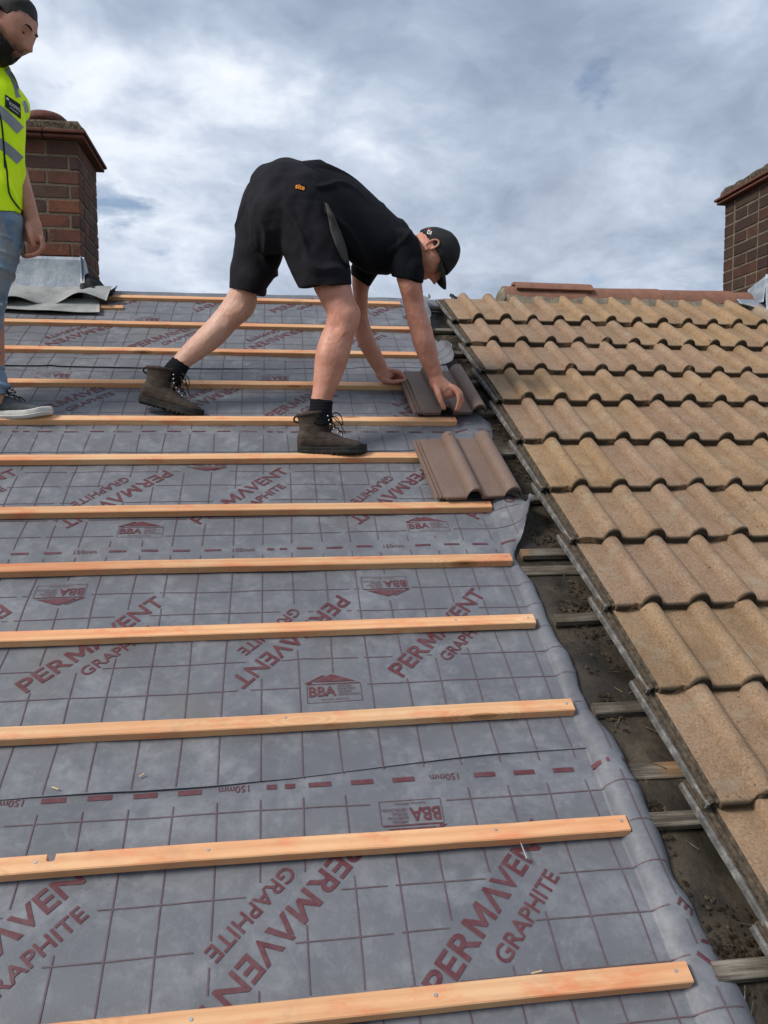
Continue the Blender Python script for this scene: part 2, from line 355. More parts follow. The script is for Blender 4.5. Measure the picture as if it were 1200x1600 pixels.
SHEETS = [
 dict(v0=-1.2, v1=1.30, w=.006, lift=0, bot=lambda u: -1.2, edge=[(-1.2, .84), (.54, .834), (.63, .818), (.72, .813), (.83, .808), (.95, .817), (1.07, .82), (1.18, .815), (1.24, .79), (1.30, .77)],
      curl=[(0, 0), (2, 0)], bulge=[(-1, .8), (.4, .8), (.7, .9), (.9, 1.2), (1.05, 1.35), (1.15, 1.2), (1.3, .8)],
      label='lowest sheet of grey printed roofing underlay nearest the camera'),
 dict(v0=1.108, v1=2.70, w=.0105, lift=.003, bot=lambda u: 1.108+.046*sstep(-.1, .68, u), edge=[(1.108, .60), (1.15, .67), (1.184, .75), (1.232, .785), (1.339, .772), (1.406, .788), (1.517, .778), (1.666, .775), (1.784, .778), (1.90, .757), (1.95, .765), (2.017, .795), (2.09, .835), (2.147, .842), (2.249, .83), (2.5, .82), (2.7, .80)],
      curl=[(1.92, 0), (1.98, .4), (2.04, .8), (2.10, .75), (2.17, .25), (2.25, 0)], bulge=[(1.1, .15), (1.25, .6), (1.45, 1.1), (1.6, .95), (1.75, 1.1), (1.9, 1.0), (2.0, 1.1), (2.7, .6)],
      label='middle sheet of grey underlay running from the seam up past the loose brown tile'),
 dict(v0=2.577, v1=3.45, w=.0145, lift=.002, bot=lambda u: 2.577+.06*sstep(.45, .85, u), edge=[(2.577, .78), (2.63, .83), (2.70, .866), (2.8, .878), (2.863, .87), (2.95, .83), (3.174, .80), (3.45, .80)],
      curl=[(2, 0), (4, 0)], bulge=[(2.5, .35), (3.4, .5)],
      label='upper sheet of grey underlay under the standing boots'),
 dict(v0=3.305, v1=4.30, w=.0185, lift=.003, bot=lambda u: 3.305+.04*sstep(-.2, .6, u), edge=[(3.305, .79), (3.36, .82), (3.45, .83), (3.60, .80), (3.72, .785), (3.9, .81), (4.1, .84), (4.2, .835), (4.3, .80)],
      curl=[(3.3, .2), (3.40, .7), (3.50, .85), (3.60, .3), (3.72, .15), (3.85, .6), (4.0, .85), (4.15, .6), (4.3, .3)], bulge=[(3.3, .5), (4.3, .5)],
      label='topmost sheet of grey underlay just below the ridge with its edge curled up'),
]
def strip_len(S, v):
    b = (interp(S['edge'], v)-S0)
    return max(.004, b*(1.06+.55*interp(S['curl'], v)+.22*interp(S['bulge'], v)))
def sheet_map(S, s, v):                     # sheet coordinates (metres of cloth) to the roof frame
    db = v-S['bot'](s)
    lift = S['lift']*(.08+2.2*max(0, N3(s*1.7, S['v0']*7))+(1.6*sstep(-.3, -.7, s) if S['v0'] > 3 else 0))*(1-sstep(0, .07, db)) if S['lift'] else 0
    w = S['w']+base_w(min(s, .9), v)+max(0, lift)-(.0022 if S['lift'] else 0)*(1-sstep(0, .10, db))
    if s <= S0: return s, v, max(w, .004)
    L = strip_len(S, v); cu = interp(S['curl'], v); bu = interp(S['bulge'], v)
    a = min(s-S0, L*1.5); n = 10; u = S0; ww = w
    for k in range(n):
        tt = (k+.5)/n*a/L
        wob = .30*N3(v*5, tt*1.5, S['v0'])+.45*tt*N3(v*14, 3.0, S['v0'])
        phi = (1-cu)*(bu*(1-1.9*tt)+wob*tt)+cu*(.15+2.35*tt*tt+wob)
        u += math.cos(phi)*a/n; ww += math.sin(phi)*a/n
    return u, v, max(ww, .006)
def text_mesh(s, size, off=.0):
    cu = bpy.data.curves.new('t', 'FONT'); cu.body = s; cu.size = size; cu.offset = off; cu.resolution_u = 3
    o = bpy.data.objects.new('t', cu); COL.objects.link(o)
    dg = bpy.context.evaluated_depsgraph_get(); me = bpy.data.meshes.new_from_object(o.evaluated_get(dg))
    bpy.data.objects.remove(o)
    return me
def fit_text(s, length, cap, off=.02, cell=.03):
    """flat lettering, lower left corner at the origin, cut into small pieces so that it can follow the cloth"""
    me = text_mesh(s, 1.0, off)
    bm = bmesh.new(); bm.from_mesh(me); bpy.data.meshes.remove(me)
    xs = [v.co.x for v in bm.verts]; ys = [v.co.y for v in bm.verts]
    x0, x1, y0, y1 = min(xs), max(xs), min(ys), max(ys)
    for v in bm.verts: v.co = ((v.co.x-x0)/(x1-x0)*length, (v.co.y-y0)/(y1-y0)*cap, 0)
    k = cell
    while k < length:
        bmesh.ops.bisect_plane(bm, geom=bm.verts[:]+bm.edges[:]+bm.faces[:], plane_co=(k, 0, 0), plane_no=(1, 0, 0)); k += cell
    bmesh.ops.triangulate(bm, faces=bm.faces)
    vs = [tuple(v.co) for v in bm.verts]; bm.verts.index_update(); fs = [tuple(v.index for v in f.verts) for f in bm.faces]; bm.free()
    return vs, fs
def merge(*parts):
    V, F = [], []
    for (vs, fs), (ox, oy) in parts:
        n = len(V); V += [(x+ox, y+oy, 0) for x, y, *_ in vs]; F += [tuple(i+n for i in f) for f in fs]
    return V, F
def rects(lst):
    V, F = [], []
    for poly in lst:
        n = len(V); V += [(x, y, 0) for x, y in poly]; F.append(tuple(range(n, n+len(poly))))
    return V, F
# the wide-legged A without its bar
lam = rects([[(0, 0), (.011, 0), (.0275, .036), (.022, .048)], [(.040, 0), (.0535, 0), (.0312, .0525), (.0222, .0525)]])
emm = rects([[(0, 0), (.0105, 0), (.0105, .0315), (.0, .05)], [(0, .05), (.0105, .0315), (.0245, .0065), (.0285, .0065), (.0285, .022), (.0115, .05)],
             [(.0285, .0065), (.0325, .0065), (.0465, .0315), (.057, .05), (.0455, .05), (.0285, .022)], [(.0465, 0), (.057, 0), (.057, .05), (.0465, .0315)]])
T_PERM = merge((fit_text('PER', .133, .05, .016), (0, 0)), (emm, (.138, 0)), (lam, (.199, 0)), (fit_text('VENT', .188, .05, .016), (.248, 0)))
T_GRAPH = fit_text('GRAPHITE', .222, .034, .015)
T_150 = fit_text('150mm', .066, .017, .0, .05)
def bba():
    W = .138
    roof = rects([[(-.006, .062), (.040, .089), (.050, .089), (.012, .066), (.012, .062)], [(.018, .066), (.055, .0875), (.064, .092), (.126, .066)],
                  [(.0, .0575), (W, .0575), (W-.004, .0605), (.004, .0605)]])
    box = rects([[(0, 0), (W, 0), (W, .0012), (0, .0012)], [(0, .0012), (.0012, .0012), (.0012, .056), (0, .056)], [(W-.0012, .0012), (W, .0012), (W, .056), (W-.0012, .056)]])
    fine = merge(*[(fit_text(sx, ln, .0072, .0, .2), (.078, yy)) for sx, ln, yy in (('APPROVAL', .036, .047), ('INSPECTION', .044, .0375), ('TESTING', .034, .028), ('CERTIFICATION', .055, .0185))],
                 (fit_text('TECHNICAL APPROVALS', .07, .005, .0, .2), (.034, .006)))
    return merge((roof, (-W/2, -.03)), (box, (-W/2, -.03)), (fit_text('BBA', .068, .032, .022), (.005-W/2, .019-.03)), (fine, (-W/2, -.03)))
T_BBA = bba()
E45 = math.atan2(.32, .30)
CELL = .926
# (u, v) of the P of every upright print, repeated each CELL along the roll; which sheet it is printed on
ROWS = [(0, .288, -.095), (0, .288, .63), (1, .324, 1.405), (1, -.24, 2.115), (2, .0, 2.84), (3, -.63, 3.51), (3, .02, 4.02)]
DASH = [(0, 1.098, math.pi), (1, 1.973, 0), (2, 2.728, 0)]
def rot2(T, ang, ox, oy):
    c, s = math.cos(ang), math.sin(ang); vs, fs = T
    return [(ox+c*x-s*y, oy+s*x+c*y) for x, y, *_ in vs], fs
def build_sheet(k, S):
    root = roof_empty('underlay_sheet', 0, S['v0'])
    tag(root, S['label'], 'underlay', 'underlay sheets')
    v0 = S['v0']
    ss = list(np.arange(-2.35, S0, .022))+[S0]
    nst = 18; nvv = int((S['v1']-v0)/.02)
    vs, bs, fs = [], [], []
    for j in range(nvv+1):
        for i in range(len(ss)+nst):
            if i < len(ss): s_ = ss[i]
            else: s_ = None
            vb = S['bot'](s_ if s_ is not None else .8)
            v = vb+(S['v1']-vb)*j/nvv
            if s_ is None: s_ = S0+strip_len(S, v)*(i-len(ss)+1)/nst
            elif interp(S['edge'], v) < S0: s_ = -2.35+(s_+2.35)*(interp(S['edge'], v)+2.35)/(S0+2.35)
            u, vv, w = sheet_map(S, s_, v)
            vs.append((u, vv-v0, w))
    ni = len(ss)+nst
    for j in range(nvv):
        for i in range(ni-1):
            a = j*ni+i; fs.append((a, a+1, a+ni+1, a+ni))
    me = mesh('cloth', vs, fs); o = obj('cloth', me, 'membrane', root, True)
    nrm = [v.normal.copy() for v in me.vertices]
    bs = [tuple(Vector(p)-n*.0011) for p, n in zip(vs, nrm)]
    i0 = len(ss)-8; nb = ni-i0
    bs = [bs[j*ni+i] for j in range(nvv+1) for i in range(i0, ni)]
    bf = [(j*nb+i, j*nb+nb+i, j*nb+nb+i+1, j*nb+i+1) for j in range(nvv) for i in range(nb-1)]
    obj('white_backing', mesh('white_backing', bs, bf), 'white_backing', root, True)
    def drape(name, items, material):
        V, F = [], []
        for pts, fcs in items:
            n = len(V); ok = []
            for (x, y) in pts:
                inside = (S['bot'](x)+.003 < y < S['v1']-.01) and x < S0+strip_len(S, y)-.004 and x > -2.3 and (x < S0 or interp(S['edge'], y) > S0) and x < interp(S['edge'], y)+.12
                ok.append(inside)
                u, vv, w = sheet_map(S, x, y); V.append((u, vv-v0, w+.0016))
            F += [tuple(i+n for i in f) for f in fcs if all(ok[i] for i in f)]
        if not F: return
        used = sorted({i for f in F for i in f}); mp = {a: b for b, a in enumerate(used)}
        o = obj(name, mesh(name, [V[i] for i in used], [tuple(mp[i] for i in f) for f in F]), material, root)
        if name.startswith('overlap') or name == 'printed_grid' or len(F) < 40: o['kind'] = 'stuff'
    zones = []
    for (sk, u0, vv0) in ROWS:
        if sk != k: continue
        for c in range(-2, 2):
            uu = u0+CELL*c
            if uu < -2.0 or uu > 1.4: continue
            a = E45; e = (math.cos(a), math.sin(a)); nn = (e[1], -e[0])
            drape('printed_name', [rot2(T_PERM, a, uu, vv0)], 'ink')
            gx, gy = uu+e[0]*.125+nn[0]*.062, vv0+e[1]*.125+nn[1]*.062
            drape('printed_grade', [rot2(T_GRAPH, a, gx, gy)], 'ink')
            zones.append((uu, vv0, a))
            iu, iv = uu-.165+.02, vv0+.335
            drape('printed_name', [rot2(T_PERM, a+math.pi, iu, iv)], 'ink')
            e2 = (-e[0], -e[1]); n2 = (e2[1], -e2[0])
            drape('printed_grade', [rot2(T_GRAPH, a+math.pi, iu+e2[0]*.125+n2[0]*.062, iv+e2[1]*.125+n2[1]*.062)], 'ink')
            zones.append((iu, iv, a+math.pi))
            drape('printed_mark', [rot2(T_BBA, 0.0, uu-.18, vv0-.04)], 'ink'); zones.append((uu-.18, vv0-.03, None))
            drape('printed_mark', [rot2(T_BBA, math.pi, uu+.0, vv0+.385)], 'ink'); zones.append((uu, vv0+.375, None))
    dv = next((d[1] for d in DASH if d[0] == k), None)
    def blocked(x, y):
        for zx, zy, a in zones:
            dx, dy = x-zx, y-zy
            if a is None:
                if abs(dx) < .082 and abs(dy) < .062: return True
            else:
                c, s = math.cos(a), math.sin(a); al = dx*c+dy*s; ac = -dx*s+dy*c
                if -.008 < al < .448 and -.008 < ac < .060: return True
                if .115 < al < .357 and -.070 < ac < 0: return True
        return dv is not None and abs(y-dv) < .026
    segs = []
    st = .0155
    gu = -.038; kk = -26
    hw = .0014
    top = S['v1']
    while gu+.0926*kk < .95:
        x = gu+.0926*kk; y = S['bot'](x)+.004
        wob = .004*math.sin(kk*2.1)
        while y < top:
            if not blocked(x, y+st/2):
                x1, x2 = x+wob*math.sin(y*6), x+wob*math.sin((y+st)*6)
                segs.append(([(x1-hw, y), (x1+hw, y), (x2+hw, y+st), (x2-hw, y+st)], [(0, 1, 2, 3)]))
            y += st
        kk += 1
    y = {0: -1.06, 1: 1.29, 2: 2.79, 3: 3.40}[k]
    while y < top:
        x = -2.25
        while x < .95:
            ph = ((x-.205) % CELL)
            if not (ph < .018) and not blocked(x+st/2, y) and not (dv and y < dv and k == 2) and not (k == 0 and y > 1.07):
                yy = y+.003*math.sin(x*3+y*9); y2 = y+.003*math.sin((x+st)*3+y*9)
                segs.append(([(x, yy-hw*.9), (x+st, y2-hw*.9), (x+st, y2+hw*.9), (x, yy+hw*.9)], [(0, 1, 2, 3)]))
            x += st
        y += .0955
    drape('printed_grid', segs, 'ink_thin')
    if dv is not None:
        dh = .006 if k == 0 else .0042
        ang = next(d[2] for d in DASH if d[0] == k); items = []; tx = []; i = 0; x = -2.2
        while x < .85:
            if i % 5 == 2: tx.append(rot2(T_150, ang, x+(.066 if ang else 0)-.008, dv+(.0085 if ang else -.0085)))
            elif i % 10 == 3: items += [([(x+.002, dv-dh), (x+.024, dv-dh), (x+.024, dv+dh), (x+.002, dv+dh)], [(0, 1, 2, 3)]), ([(x+.042, dv-dh), (x+.064, dv-dh), (x+.064, dv+dh), (x+.042, dv+dh)], [(0, 1, 2, 3)])]
            else: items.append(([(x, dv-dh), (x+.025, dv-dh), (x+.05, dv-dh), (x+.05, dv+dh), (x+.025, dv+dh), (x, dv+dh)], [(0, 1, 4, 5), (1, 2, 3, 4)]))
            x += .0945; i += 1
        drape('overlap_dashes', items, 'ink'); drape('overlap_figures', tx, 'ink')
for k, S in enumerate(SHEETS): build_sheet(k, S)

# ------------------------------------------------------------------ fresh battens
def batten(i, vt, u0, u1, w0=.0125, wd=.038, ht=.025, notch=None, label='', name='timber_batten', material='fresh_wood', group='fresh battens nailed across the underlay', yaw=0.0, nails=()):
    L = u1-u0; root = roof_empty(name, u0, vt-wd/2, w0); root.rotation_euler = (TH, 0, 0)
    if yaw: root.rotation_euler = (Matrix.Rotation(TH, 3, 'X') @ Matrix.Rotation(yaw, 3, 'Z')).to_euler()
    xs = list(np.linspace(.0015, L-.0015, max(8, int(L/.06))))
    if notch: xs = sorted([x for x in xs if abs(x-notch) > .02]+[notch-.0085, notch-.008, notch-.005, notch, notch+.005, notch+.008, notch+.0085])
    bv = .0022; prof = [(-wd/2+bv, 0), (wd/2-bv, 0), (wd/2, bv), (wd/2, ht-bv), (wd/2-bv, ht), (-wd/2+bv, ht), (-wd/2, ht-bv), (-wd/2, bv)]
    vs, fs = [], []; P = len(prof)
    for a, x in enumerate(xs):
        bow = .0038*N3(x*1.3, i*7.3)+.0012*N3(x*9, i*3.1); bz = .0015*N3(x*1.1, i*5.7+40)
        for (y, z) in prof:
            if notch and abs(x-notch) < .0083 and y > wd/2-.004: y = wd/2-.014-(.003 if abs(x-notch) < .006 else 0)
            vs.append((x, y+bow, z+bz))
    for a in range(len(xs)-1):
        for q in range(P): fs.append((a*P+q, a*P+(q+1) % P, (a+1)*P+(q+1) % P, (a+1)*P+q))
    fs.append(tuple(range(P-1, -1, -1))); fs.append(tuple((len(xs)-1)*P+q for q in range(P)))
    bm = bmesh.new(); b = [bm.verts.new(v) for v in vs]
    for f in fs: bm.faces.new([b[q] for q in f])
    obj('timber', from_bm('timber', bm, True), material, root)
    for x in nails:
        bm = bmesh.new(); bmesh.ops.create_cone(bm, cap_ends=True, segments=10, radius1=.0036, radius2=.003, depth=.002, matrix=Matrix.Translation((x-u0, .003, ht+.0008)))
        obj('nail_head', from_bm('nail_head', bm), 'steel', root)
    tag(root, label, 'batten', group)
    return root
ORD = ['topmost full batten just under the ridge, cut short at the left chimney', 'second fresh batten down from the ridge', 'third fresh batten down from the ridge', 'fresh batten under the far hand of the bending worker',
       'fresh batten under the toe of the rear boot and the grey trainer', 'fresh batten under the front brown boot', 'fresh batten under the lower edge of the loose brown tile', 'fresh batten next below the loose brown tile',
       'fresh batten crossing the upper large printed words, fourth from the camera', 'fresh batten just above the underlay seam, third from the camera', 'fresh batten with a round notch in its top edge, second from camera', 'nearest fresh batten at the bottom of the picture']
for i, (vt, u0, u1) in BT.items():
    batten(i, vt, u0, u1, label=ORD[i-1], notch=(-.443-u0) if i == 11 else None, yaw={6: .003, 9: -.001, 10: .002}.get(i, 0),
           nails={12: (.72, .27, -.15, -.36), 11: (.735, .455, -.14, -.47), 10: (.72, .02), 9: (.71, .5)}.get(i, (u1-.02,)))
batten(20, 4.045, -2.2, -.752, label='short batten end poking out below the left chimney flashing', group='fresh battens nailed across the underlay')
# bent wire nail standing out from under the second batten, splinters on the cloth
def rod(name, a, b, r, material, label, cat, group=None):
    a, b = Vector(a), Vector(b); root = empty(name, a); d = b-a
    bm = bmesh.new(); q = d.to_track_quat('Z', 'Y').to_matrix().to_4x4()
    bmesh.ops.create_cone(bm, cap_ends=True, segments=8, radius1=r, radius2=r, depth=d.length, matrix=q @ Matrix.Translation((0, 0, d.length/2)))
    if cat == 'nail': bmesh.ops.create_cone(bm, cap_ends=True, segments=10, radius1=r*2.2, radius2=r*2.2, depth=.0012, matrix=q @ Matrix.Translation((0, 0, d.length)))
    me = from_bm(name, bm); bpy.data.objects.remove(root)
    o = obj(name, me, material); o.location = a; tag(o, label, cat, group); return o
u, v = onroof(815, 1325, .02); rod('nail', RP(u, v+.02, .022), RP(u+.002, v-.028, .026), .0016, 'steel', 'single steel nail sticking out below the notched batten', 'nail')
for (x, y, ang, ln) in ((82, 1232, -.5, .017), (218, 1216, .6, .012), (830, 1523, 0.1, .02), (1085, 985, .9, .01)):
    u, v = onroof(x, y, .015)
    rod('wood_splinter', RP(u, v, .02), RP(u+ln*math.cos(ang), v+ln*math.sin(ang), .0215), .0016, 'splinter',
        {82: 'pale wood splinter on the underlay by the left edge above the seam', 218: 'thin pale splinter lying just above the underlay seam', 830: 'thin shaving lying above the nearest batten', 1085: 'tiny wood chip lying among the old tiles'}[x], 'splinter', 'splinters')

# ------------------------------------------------------------------ old battens in the opened strip
COURSE = [3.815, 3.513, 3.182, 2.88, 2.54, 2.20, 1.893, 1.572, 1.26, .932, .62, .30, -.02]
OLDV = [4.16, 3.83, 3.53, 3.20, 2.90, 2.565, 2.24, 1.922, 1.613, 1.278, .958, .64, .32]
NEXT_TO = ['at the very top of the opened strip', 'level with the second fresh batten below the ridge', 'level with the third fresh batten below the ridge', 'behind the upper edge of the tile being laid',
           'beside the lower edge of the tile being laid', 'beside the upper edge of the loose lower tile', 'beside the lower edge of the loose brown tile', 'with a split edge beside the batten next below the loose tile',
           'level with the fresh batten fourth from the camera', 'level with the fresh batten just above the seam', 'level with the notched fresh batten', 'lowest of all in the opened strip']
for i, vt in enumerate(OLDV[:12]):
    batten(50+i, vt+.004, random.uniform(.775, .80), 1.55, w0=.010, wd=.036, ht=.020, name='old_batten', material='old_wood', group='old weathered battens', yaw=random.uniform(-.012, .012),
           label='old grey batten end '+NEXT_TO[i])
# second timbers: loose lower boards seen between
for n_, (a, vv) in enumerate(((.76, 1.862), (.75, 1.105), (.76, .50))):
    batten(80+n_, vv, a, 1.5, w0=.004, wd=.045, ht=.008, name='old_board', material='old_wood', group='thin old boards under the felt strip', yaw=-.01,
           label=['thin grey old board just below the split old batten', 'thin broken old board beside the underlay seam corner', 'thin old board at the lower right corner of the opened strip'][n_])

# ------------------------------------------------------------------ tiles
TW, TL = .325, .40
def tile_profile():
    """(x, top height, thickness) across the tile"""
    pts = [(0.0, -.004), (.004, .003), (.008, .003), (.0105, -.002), (.0155, -.002), (.018, .004), (.022, .004), (.025, -.001), (.030, -.001), (.034, .006), (.038, .0065)]
    def roll(c, hw, h):
        out = []
        for k in range(13):
            t = -math.cos(math.pi*k/12)
            out.append((c+hw*t, .006+h*(max(0, 1-abs(t)**2.2))**.55))
        return out
    pts += [(.07, .0055), (.100, .006)]+roll(.142, .029, .034)+[(.20, .0055), (.245, .006)]+roll(.287, .032, .034)
    return pts
PROF = tile_profile()
def tile_mesh(seed, chip=0.0, thick=.023, nl=(0, .003, .012, .05, .2, .39, .397, .40), rise=.031, lip=True, x0=0):
    r = random.Random(seed); vs, fs = [], []; prof = PROF if lip else PROF[10:]
    P = len(prof)
    for j, y in enumerate(nl):
        for i, (x, h) in enumerate(prof):
            e = 0.0
            if j <= 1: e = chip*max(0, N3(x*34, seed*3.3)-.22)*.05+chip*.002*N3(x*160, seed)
            dz = rise*(1-y/TL)-(.004 if j == 0 else (.0012 if j == 1 else 0))-(.002 if j == len(nl)-1 else 0)
            yy = y+e+(.010 if (i < 10 and lip and y < .02) else 0)
            vs.append((x, yy, h+dz+chip*.0006*N3(x*60, y*60, seed)))
    n0 = len(vs)
    for j, y in enumerate(nl):
        for i, (x, h) in enumerate(prof):
            t = .011 if i < 10 and lip else thick
            dz = rise*(1-y/TL)
            # the underside of a roll is hollow
            vs.append((x+(.004 if i == P-1 else 0)*0, vs[j*P+i][1]+(.0035 if j == 0 else 0), h-t+dz+(.002 if j == 0 else 0)))
    for j in range(len(nl)-1):
        for i in range(P-1):
            a = j*P+i; fs.append((a, a+1, a+P+1, a+P)); b = n0+a; fs.append((b, b+P, b+P+1, b+1))
    for i in range(P-1):
        fs.append((i, n0+i, n0+i+1, i+1)); a = (len(nl)-1)*P+i; fs.append((a, a+1, n0+a+1, n0+a))
    for j in range(len(nl)-1):
        a, b = j*P, (j+1)*P; fs.append((a, b, n0+b, n0+a)); a, b = j*P+P-1, (j+1)*P+P-1; fs.append((a, n0+a, n0+b, b))
    me = mesh('tile', vs, fs); shade_auto(me, 32); return me
tile_meshes = [tile_mesh(s, 1.0) for s in range(6)]
for m_ in tile_meshes: m_.materials.append(MATS['old_tile'])
edge_body = [tile_mesh(s+20, 1.0) for s in range(3)]
for m_ in edge_body:
    m_.materials.append(MATS['old_tile']); m_.materials.append(MATS['lock_channel'])
    for pl in m_.polygons:
        if pl.center.x < .033: pl.material_index = 1
def lip_mesh():
    vs, fs = [], []; prof = [(-.003, -.010), (-.0025, .001), (-.001, .003), (.004, .003), (.0055, .001), (.006, -.006)]; P = len(prof); ys = (.004, .012, .1, .2, .3, .392)
    for bot in (0, 1):
        for y in ys:
            for (x, h) in prof: vs.append((x+.005-.014*y/TL, y+(.003 if bot else 0), (h if not bot else -.014)+.031*(1-y/TL)))
    n0 = len(ys)*P
    for j in range(len(ys)-1):
        for i in range(P-1): a = j*P+i; fs += [(a, a+1, a+P+1, a+P), (n0+a, n0+a+P, n0+a+P+1, n0+a+1)]
        a, b = j*P, (j+1)*P; fs.append((a, b, n0+b, n0+a))
    for i in range(P-1): fs.append((i, n0+i, n0+i+1, i+1)); a = (len(ys)-1)*P+i; fs.append((a, a+1, n0+a+1, n0+a))
    me = mesh('interlock_lip', vs, fs); me.materials.append(MATS['weathered_lip']); return me
LIP = lip_mesh()
tiled = roof_empty('tiled_roof', .92, 0)
tag(tiled, 'old buff double-roll concrete tile roofing with red ridge tiles on the right', 'tiled roof')
WT = .050
def vis(u, v):
    P = RP(u, v, .06)-CAMP; z = P.dot(CF)
    if z < .2: return False
    x, y = 600+FPX*P.dot(CR)/z, 800-FPX*P.dot(CU)/z
    return -350 < x < 1480 and -200 < y < 1950
for c, vt in enumerate(COURSE):
    du = (0, .006, .0, .004, .002, .001, .004, .0, -.004, -.006, -.008, -.01, -.01)[c]
    for k in range(12):
        u = .921+du+k*.2905
        if u > 2.84 and c > 1 and k > 9: continue
        if not (vis(u, vt) or vis(u, vt+.4)): continue
        jit = random.uniform(-.0025, .0025)
        me = random.choice(edge_body if k == 0 else tile_meshes)
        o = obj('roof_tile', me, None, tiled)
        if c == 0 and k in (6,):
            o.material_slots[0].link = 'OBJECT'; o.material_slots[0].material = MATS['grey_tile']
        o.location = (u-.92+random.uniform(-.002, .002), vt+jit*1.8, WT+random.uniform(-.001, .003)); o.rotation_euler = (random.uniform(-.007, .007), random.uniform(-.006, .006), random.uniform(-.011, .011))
        if k == 0:
            l = obj('interlock_lip', LIP, None, o)
# ridge tiles, their bed and the loose one on top
def half_round(L, r0, r1, th=.014, seg=14, a0=math.radians(8), a1=math.radians(172), nx=5):
    vs, fs = [], []; P = seg+1
    for lay, dr in ((0, 0), (1, -th)):
        for j in range(nx):
            t = j/(nx-1); x = L*t
            for i in range(P):
                a = a0+(a1-a0)*i/seg; r = r0+(r1-r0)*t+dr+.0015*N3(x*20, i*.9, lay)
                vs.append((x, -math.cos(a)*r, math.sin(a)*r))
    n0 = nx*P
    for j in range(nx-1):
        for i in range(P-1): a = j*P+i; fs += [(a, a+P, a+P+1, a+1), (n0+a, n0+a+1, n0+a+P+1, n0+a+P)]
        for i in (0, P-1): a = j*P+i; fs.append((a, n0+a, n0+a+P, a+P) if i == 0 else (a, a+P, n0+a+P, n0+a))
    for i in range(P-1): fs.append((i, i+1, n0+i+1, n0+i)); a = (nx-1)*P+i; fs.append((a, n0+a, n0+a+1, a+1))
    me = mesh('ridge_tile', vs, fs); shade_auto(me, 40); return me
RZ = .02
for n_, (x0, x1, dz) in enumerate(((1.315, 1.80, 0), (1.80, 2.255, .002), (2.255, 2.72, .004), (2.715, 2.835, -.001))):
    o = obj('ridge_tile', half_round(x1-x0-.004, .100, .106), 'terracotta', tiled)
    loc = Vector((x0-.92, 0, 0)); wp = Vector((x0, ridge.y, ridge.z+.012+dz))
    mw = tiled.matrix_basis if False else (Matrix.Translation(RP(.92, 0)) @ Matrix.Rotation(TH, 4, 'X'))
    o.matrix_local = mw.inverted() @ (Matrix.Translation(wp) @ Matrix.Rotation(random.uniform(-.004, .004), 4, 'Y'))
def mortar_bed():
    bm = bmesh.new(); n = 110
    rings = []
    for i in range(n+1):
        x = 1.318+1.53*i/n
        prof = [(-.150, -.055), (-.122, -.012), (-.108, .030), (-.085, .052), (.08, .05), (.12, -.05)]
        rings.append([bm.verts.new((x, ridge.y+y+.014*N3(x*9, k*3.1)*(1 if k < 3 else .3), ridge.z+z+.016*N3(x*11, k*2.3, 4)*(1 if k < 3 else .2))) for k, (y, z) in enumerate(prof)])
    for a, b in zip(rings, rings[1:]):
        for k in range(5): bm.faces.new((a[k], b[k], b[k+1], a[k+1]))
    bm.faces.new(rings[0]); bm.faces.new(rings[-1][::-1])
    me = from_bm('mortar_bed', bm, True); o = obj('mortar_bed', me, 'mortar', tiled, True)
    o.matrix_local = (Matrix.Translation(RP(.92, 0)) @ Matrix.Rotation(TH, 4, 'X')).inverted()
mortar_bed()
def mortar_plug():       # mortar filling the open end of the first ridge tile
    bm = bmesh.new(); bmesh.ops.create_uvsphere(bm, u_segments=20, v_segments=12, radius=1.0)
    for v in bm.verts:
        p = v.co; k = 1+.12*N3(p.x*3, p.y*3, p.z*3); v.co = (1.312+p.x*.022*k, ridge.y+p.y*.092*k, ridge.z+.03+p.z*.072*k)
    o = obj('mortar_plug', from_bm('mortar_plug', bm), 'mortar', tiled, True)
    o.matrix_local = (Matrix.Translation(RP(.92, 0)) @ Matrix.Rotation(TH, 4, 'X')).inverted()
mortar_plug()
o = obj('loose_ridge_tile', half_round(.455, .098, .100, a0=math.radians(38), a1=math.radians(142)), 'terracotta')
o.location = (1.375, ridge.y-.012, ridge.z+.038); o.rotation_euler = (.12, .012, -.012)
tag(o, 'loose red ridge tile lying on top of the ridge line', 'ridge tile')
# two new brown tiles
NEWT = [tile_mesh(s, .12, thick=.015, rise=0.0, nl=(0, .003, .012, .1, .2, .3, .397, .40)) for s in (40,)][0]
NEWT.materials.append(MATS['new_tile'])
def new_tile(tail, head_w, tail_w, yaw, label):
    u, v = tail
    root = empty('new_tile', RP(u, v, tail_w)); pit = math.atan2(head_w-tail_w, .40)
    root.rotation_euler = (Matrix.Rotation(TH, 3, 'X') @ Matrix.Rotation(yaw, 3, 'Z') @ Matrix.Rotation(pit, 3, 'X')).to_euler()
    root.scale = (.955, 1, 1)
    obj('tile_body', NEWT, None, root)
    bm = bmesh.new()
    for x in (.06, .21): box_bm(x, x+.03, .375, .392, -.022, -.012, .002, bm)
    obj('fixing_nib', from_bm('fixing_nib', bm), 'new_tile', root)
    bm = bmesh.new(); bmesh.ops.create_cone(bm, cap_ends=True, segments=10, radius1=.0032, radius2=.0032, depth=.002, matrix=Matrix.Translation((.142, .372, .0398)))
    obj('nail_hole', from_bm('nail_hole', bm), 'black_felt', root)
    tag(root, label, 'roof tile', 'new brown tiles')
new_tile(onroof(682, 783, .048), .060, .056, .055, 'loose new brown double-roll tile lying lower on two battens, nobody touching it')
new_tile(onroof(648, 650, .048), .060, .058, .05, 'new brown double-roll tile being set down by the bending worker')

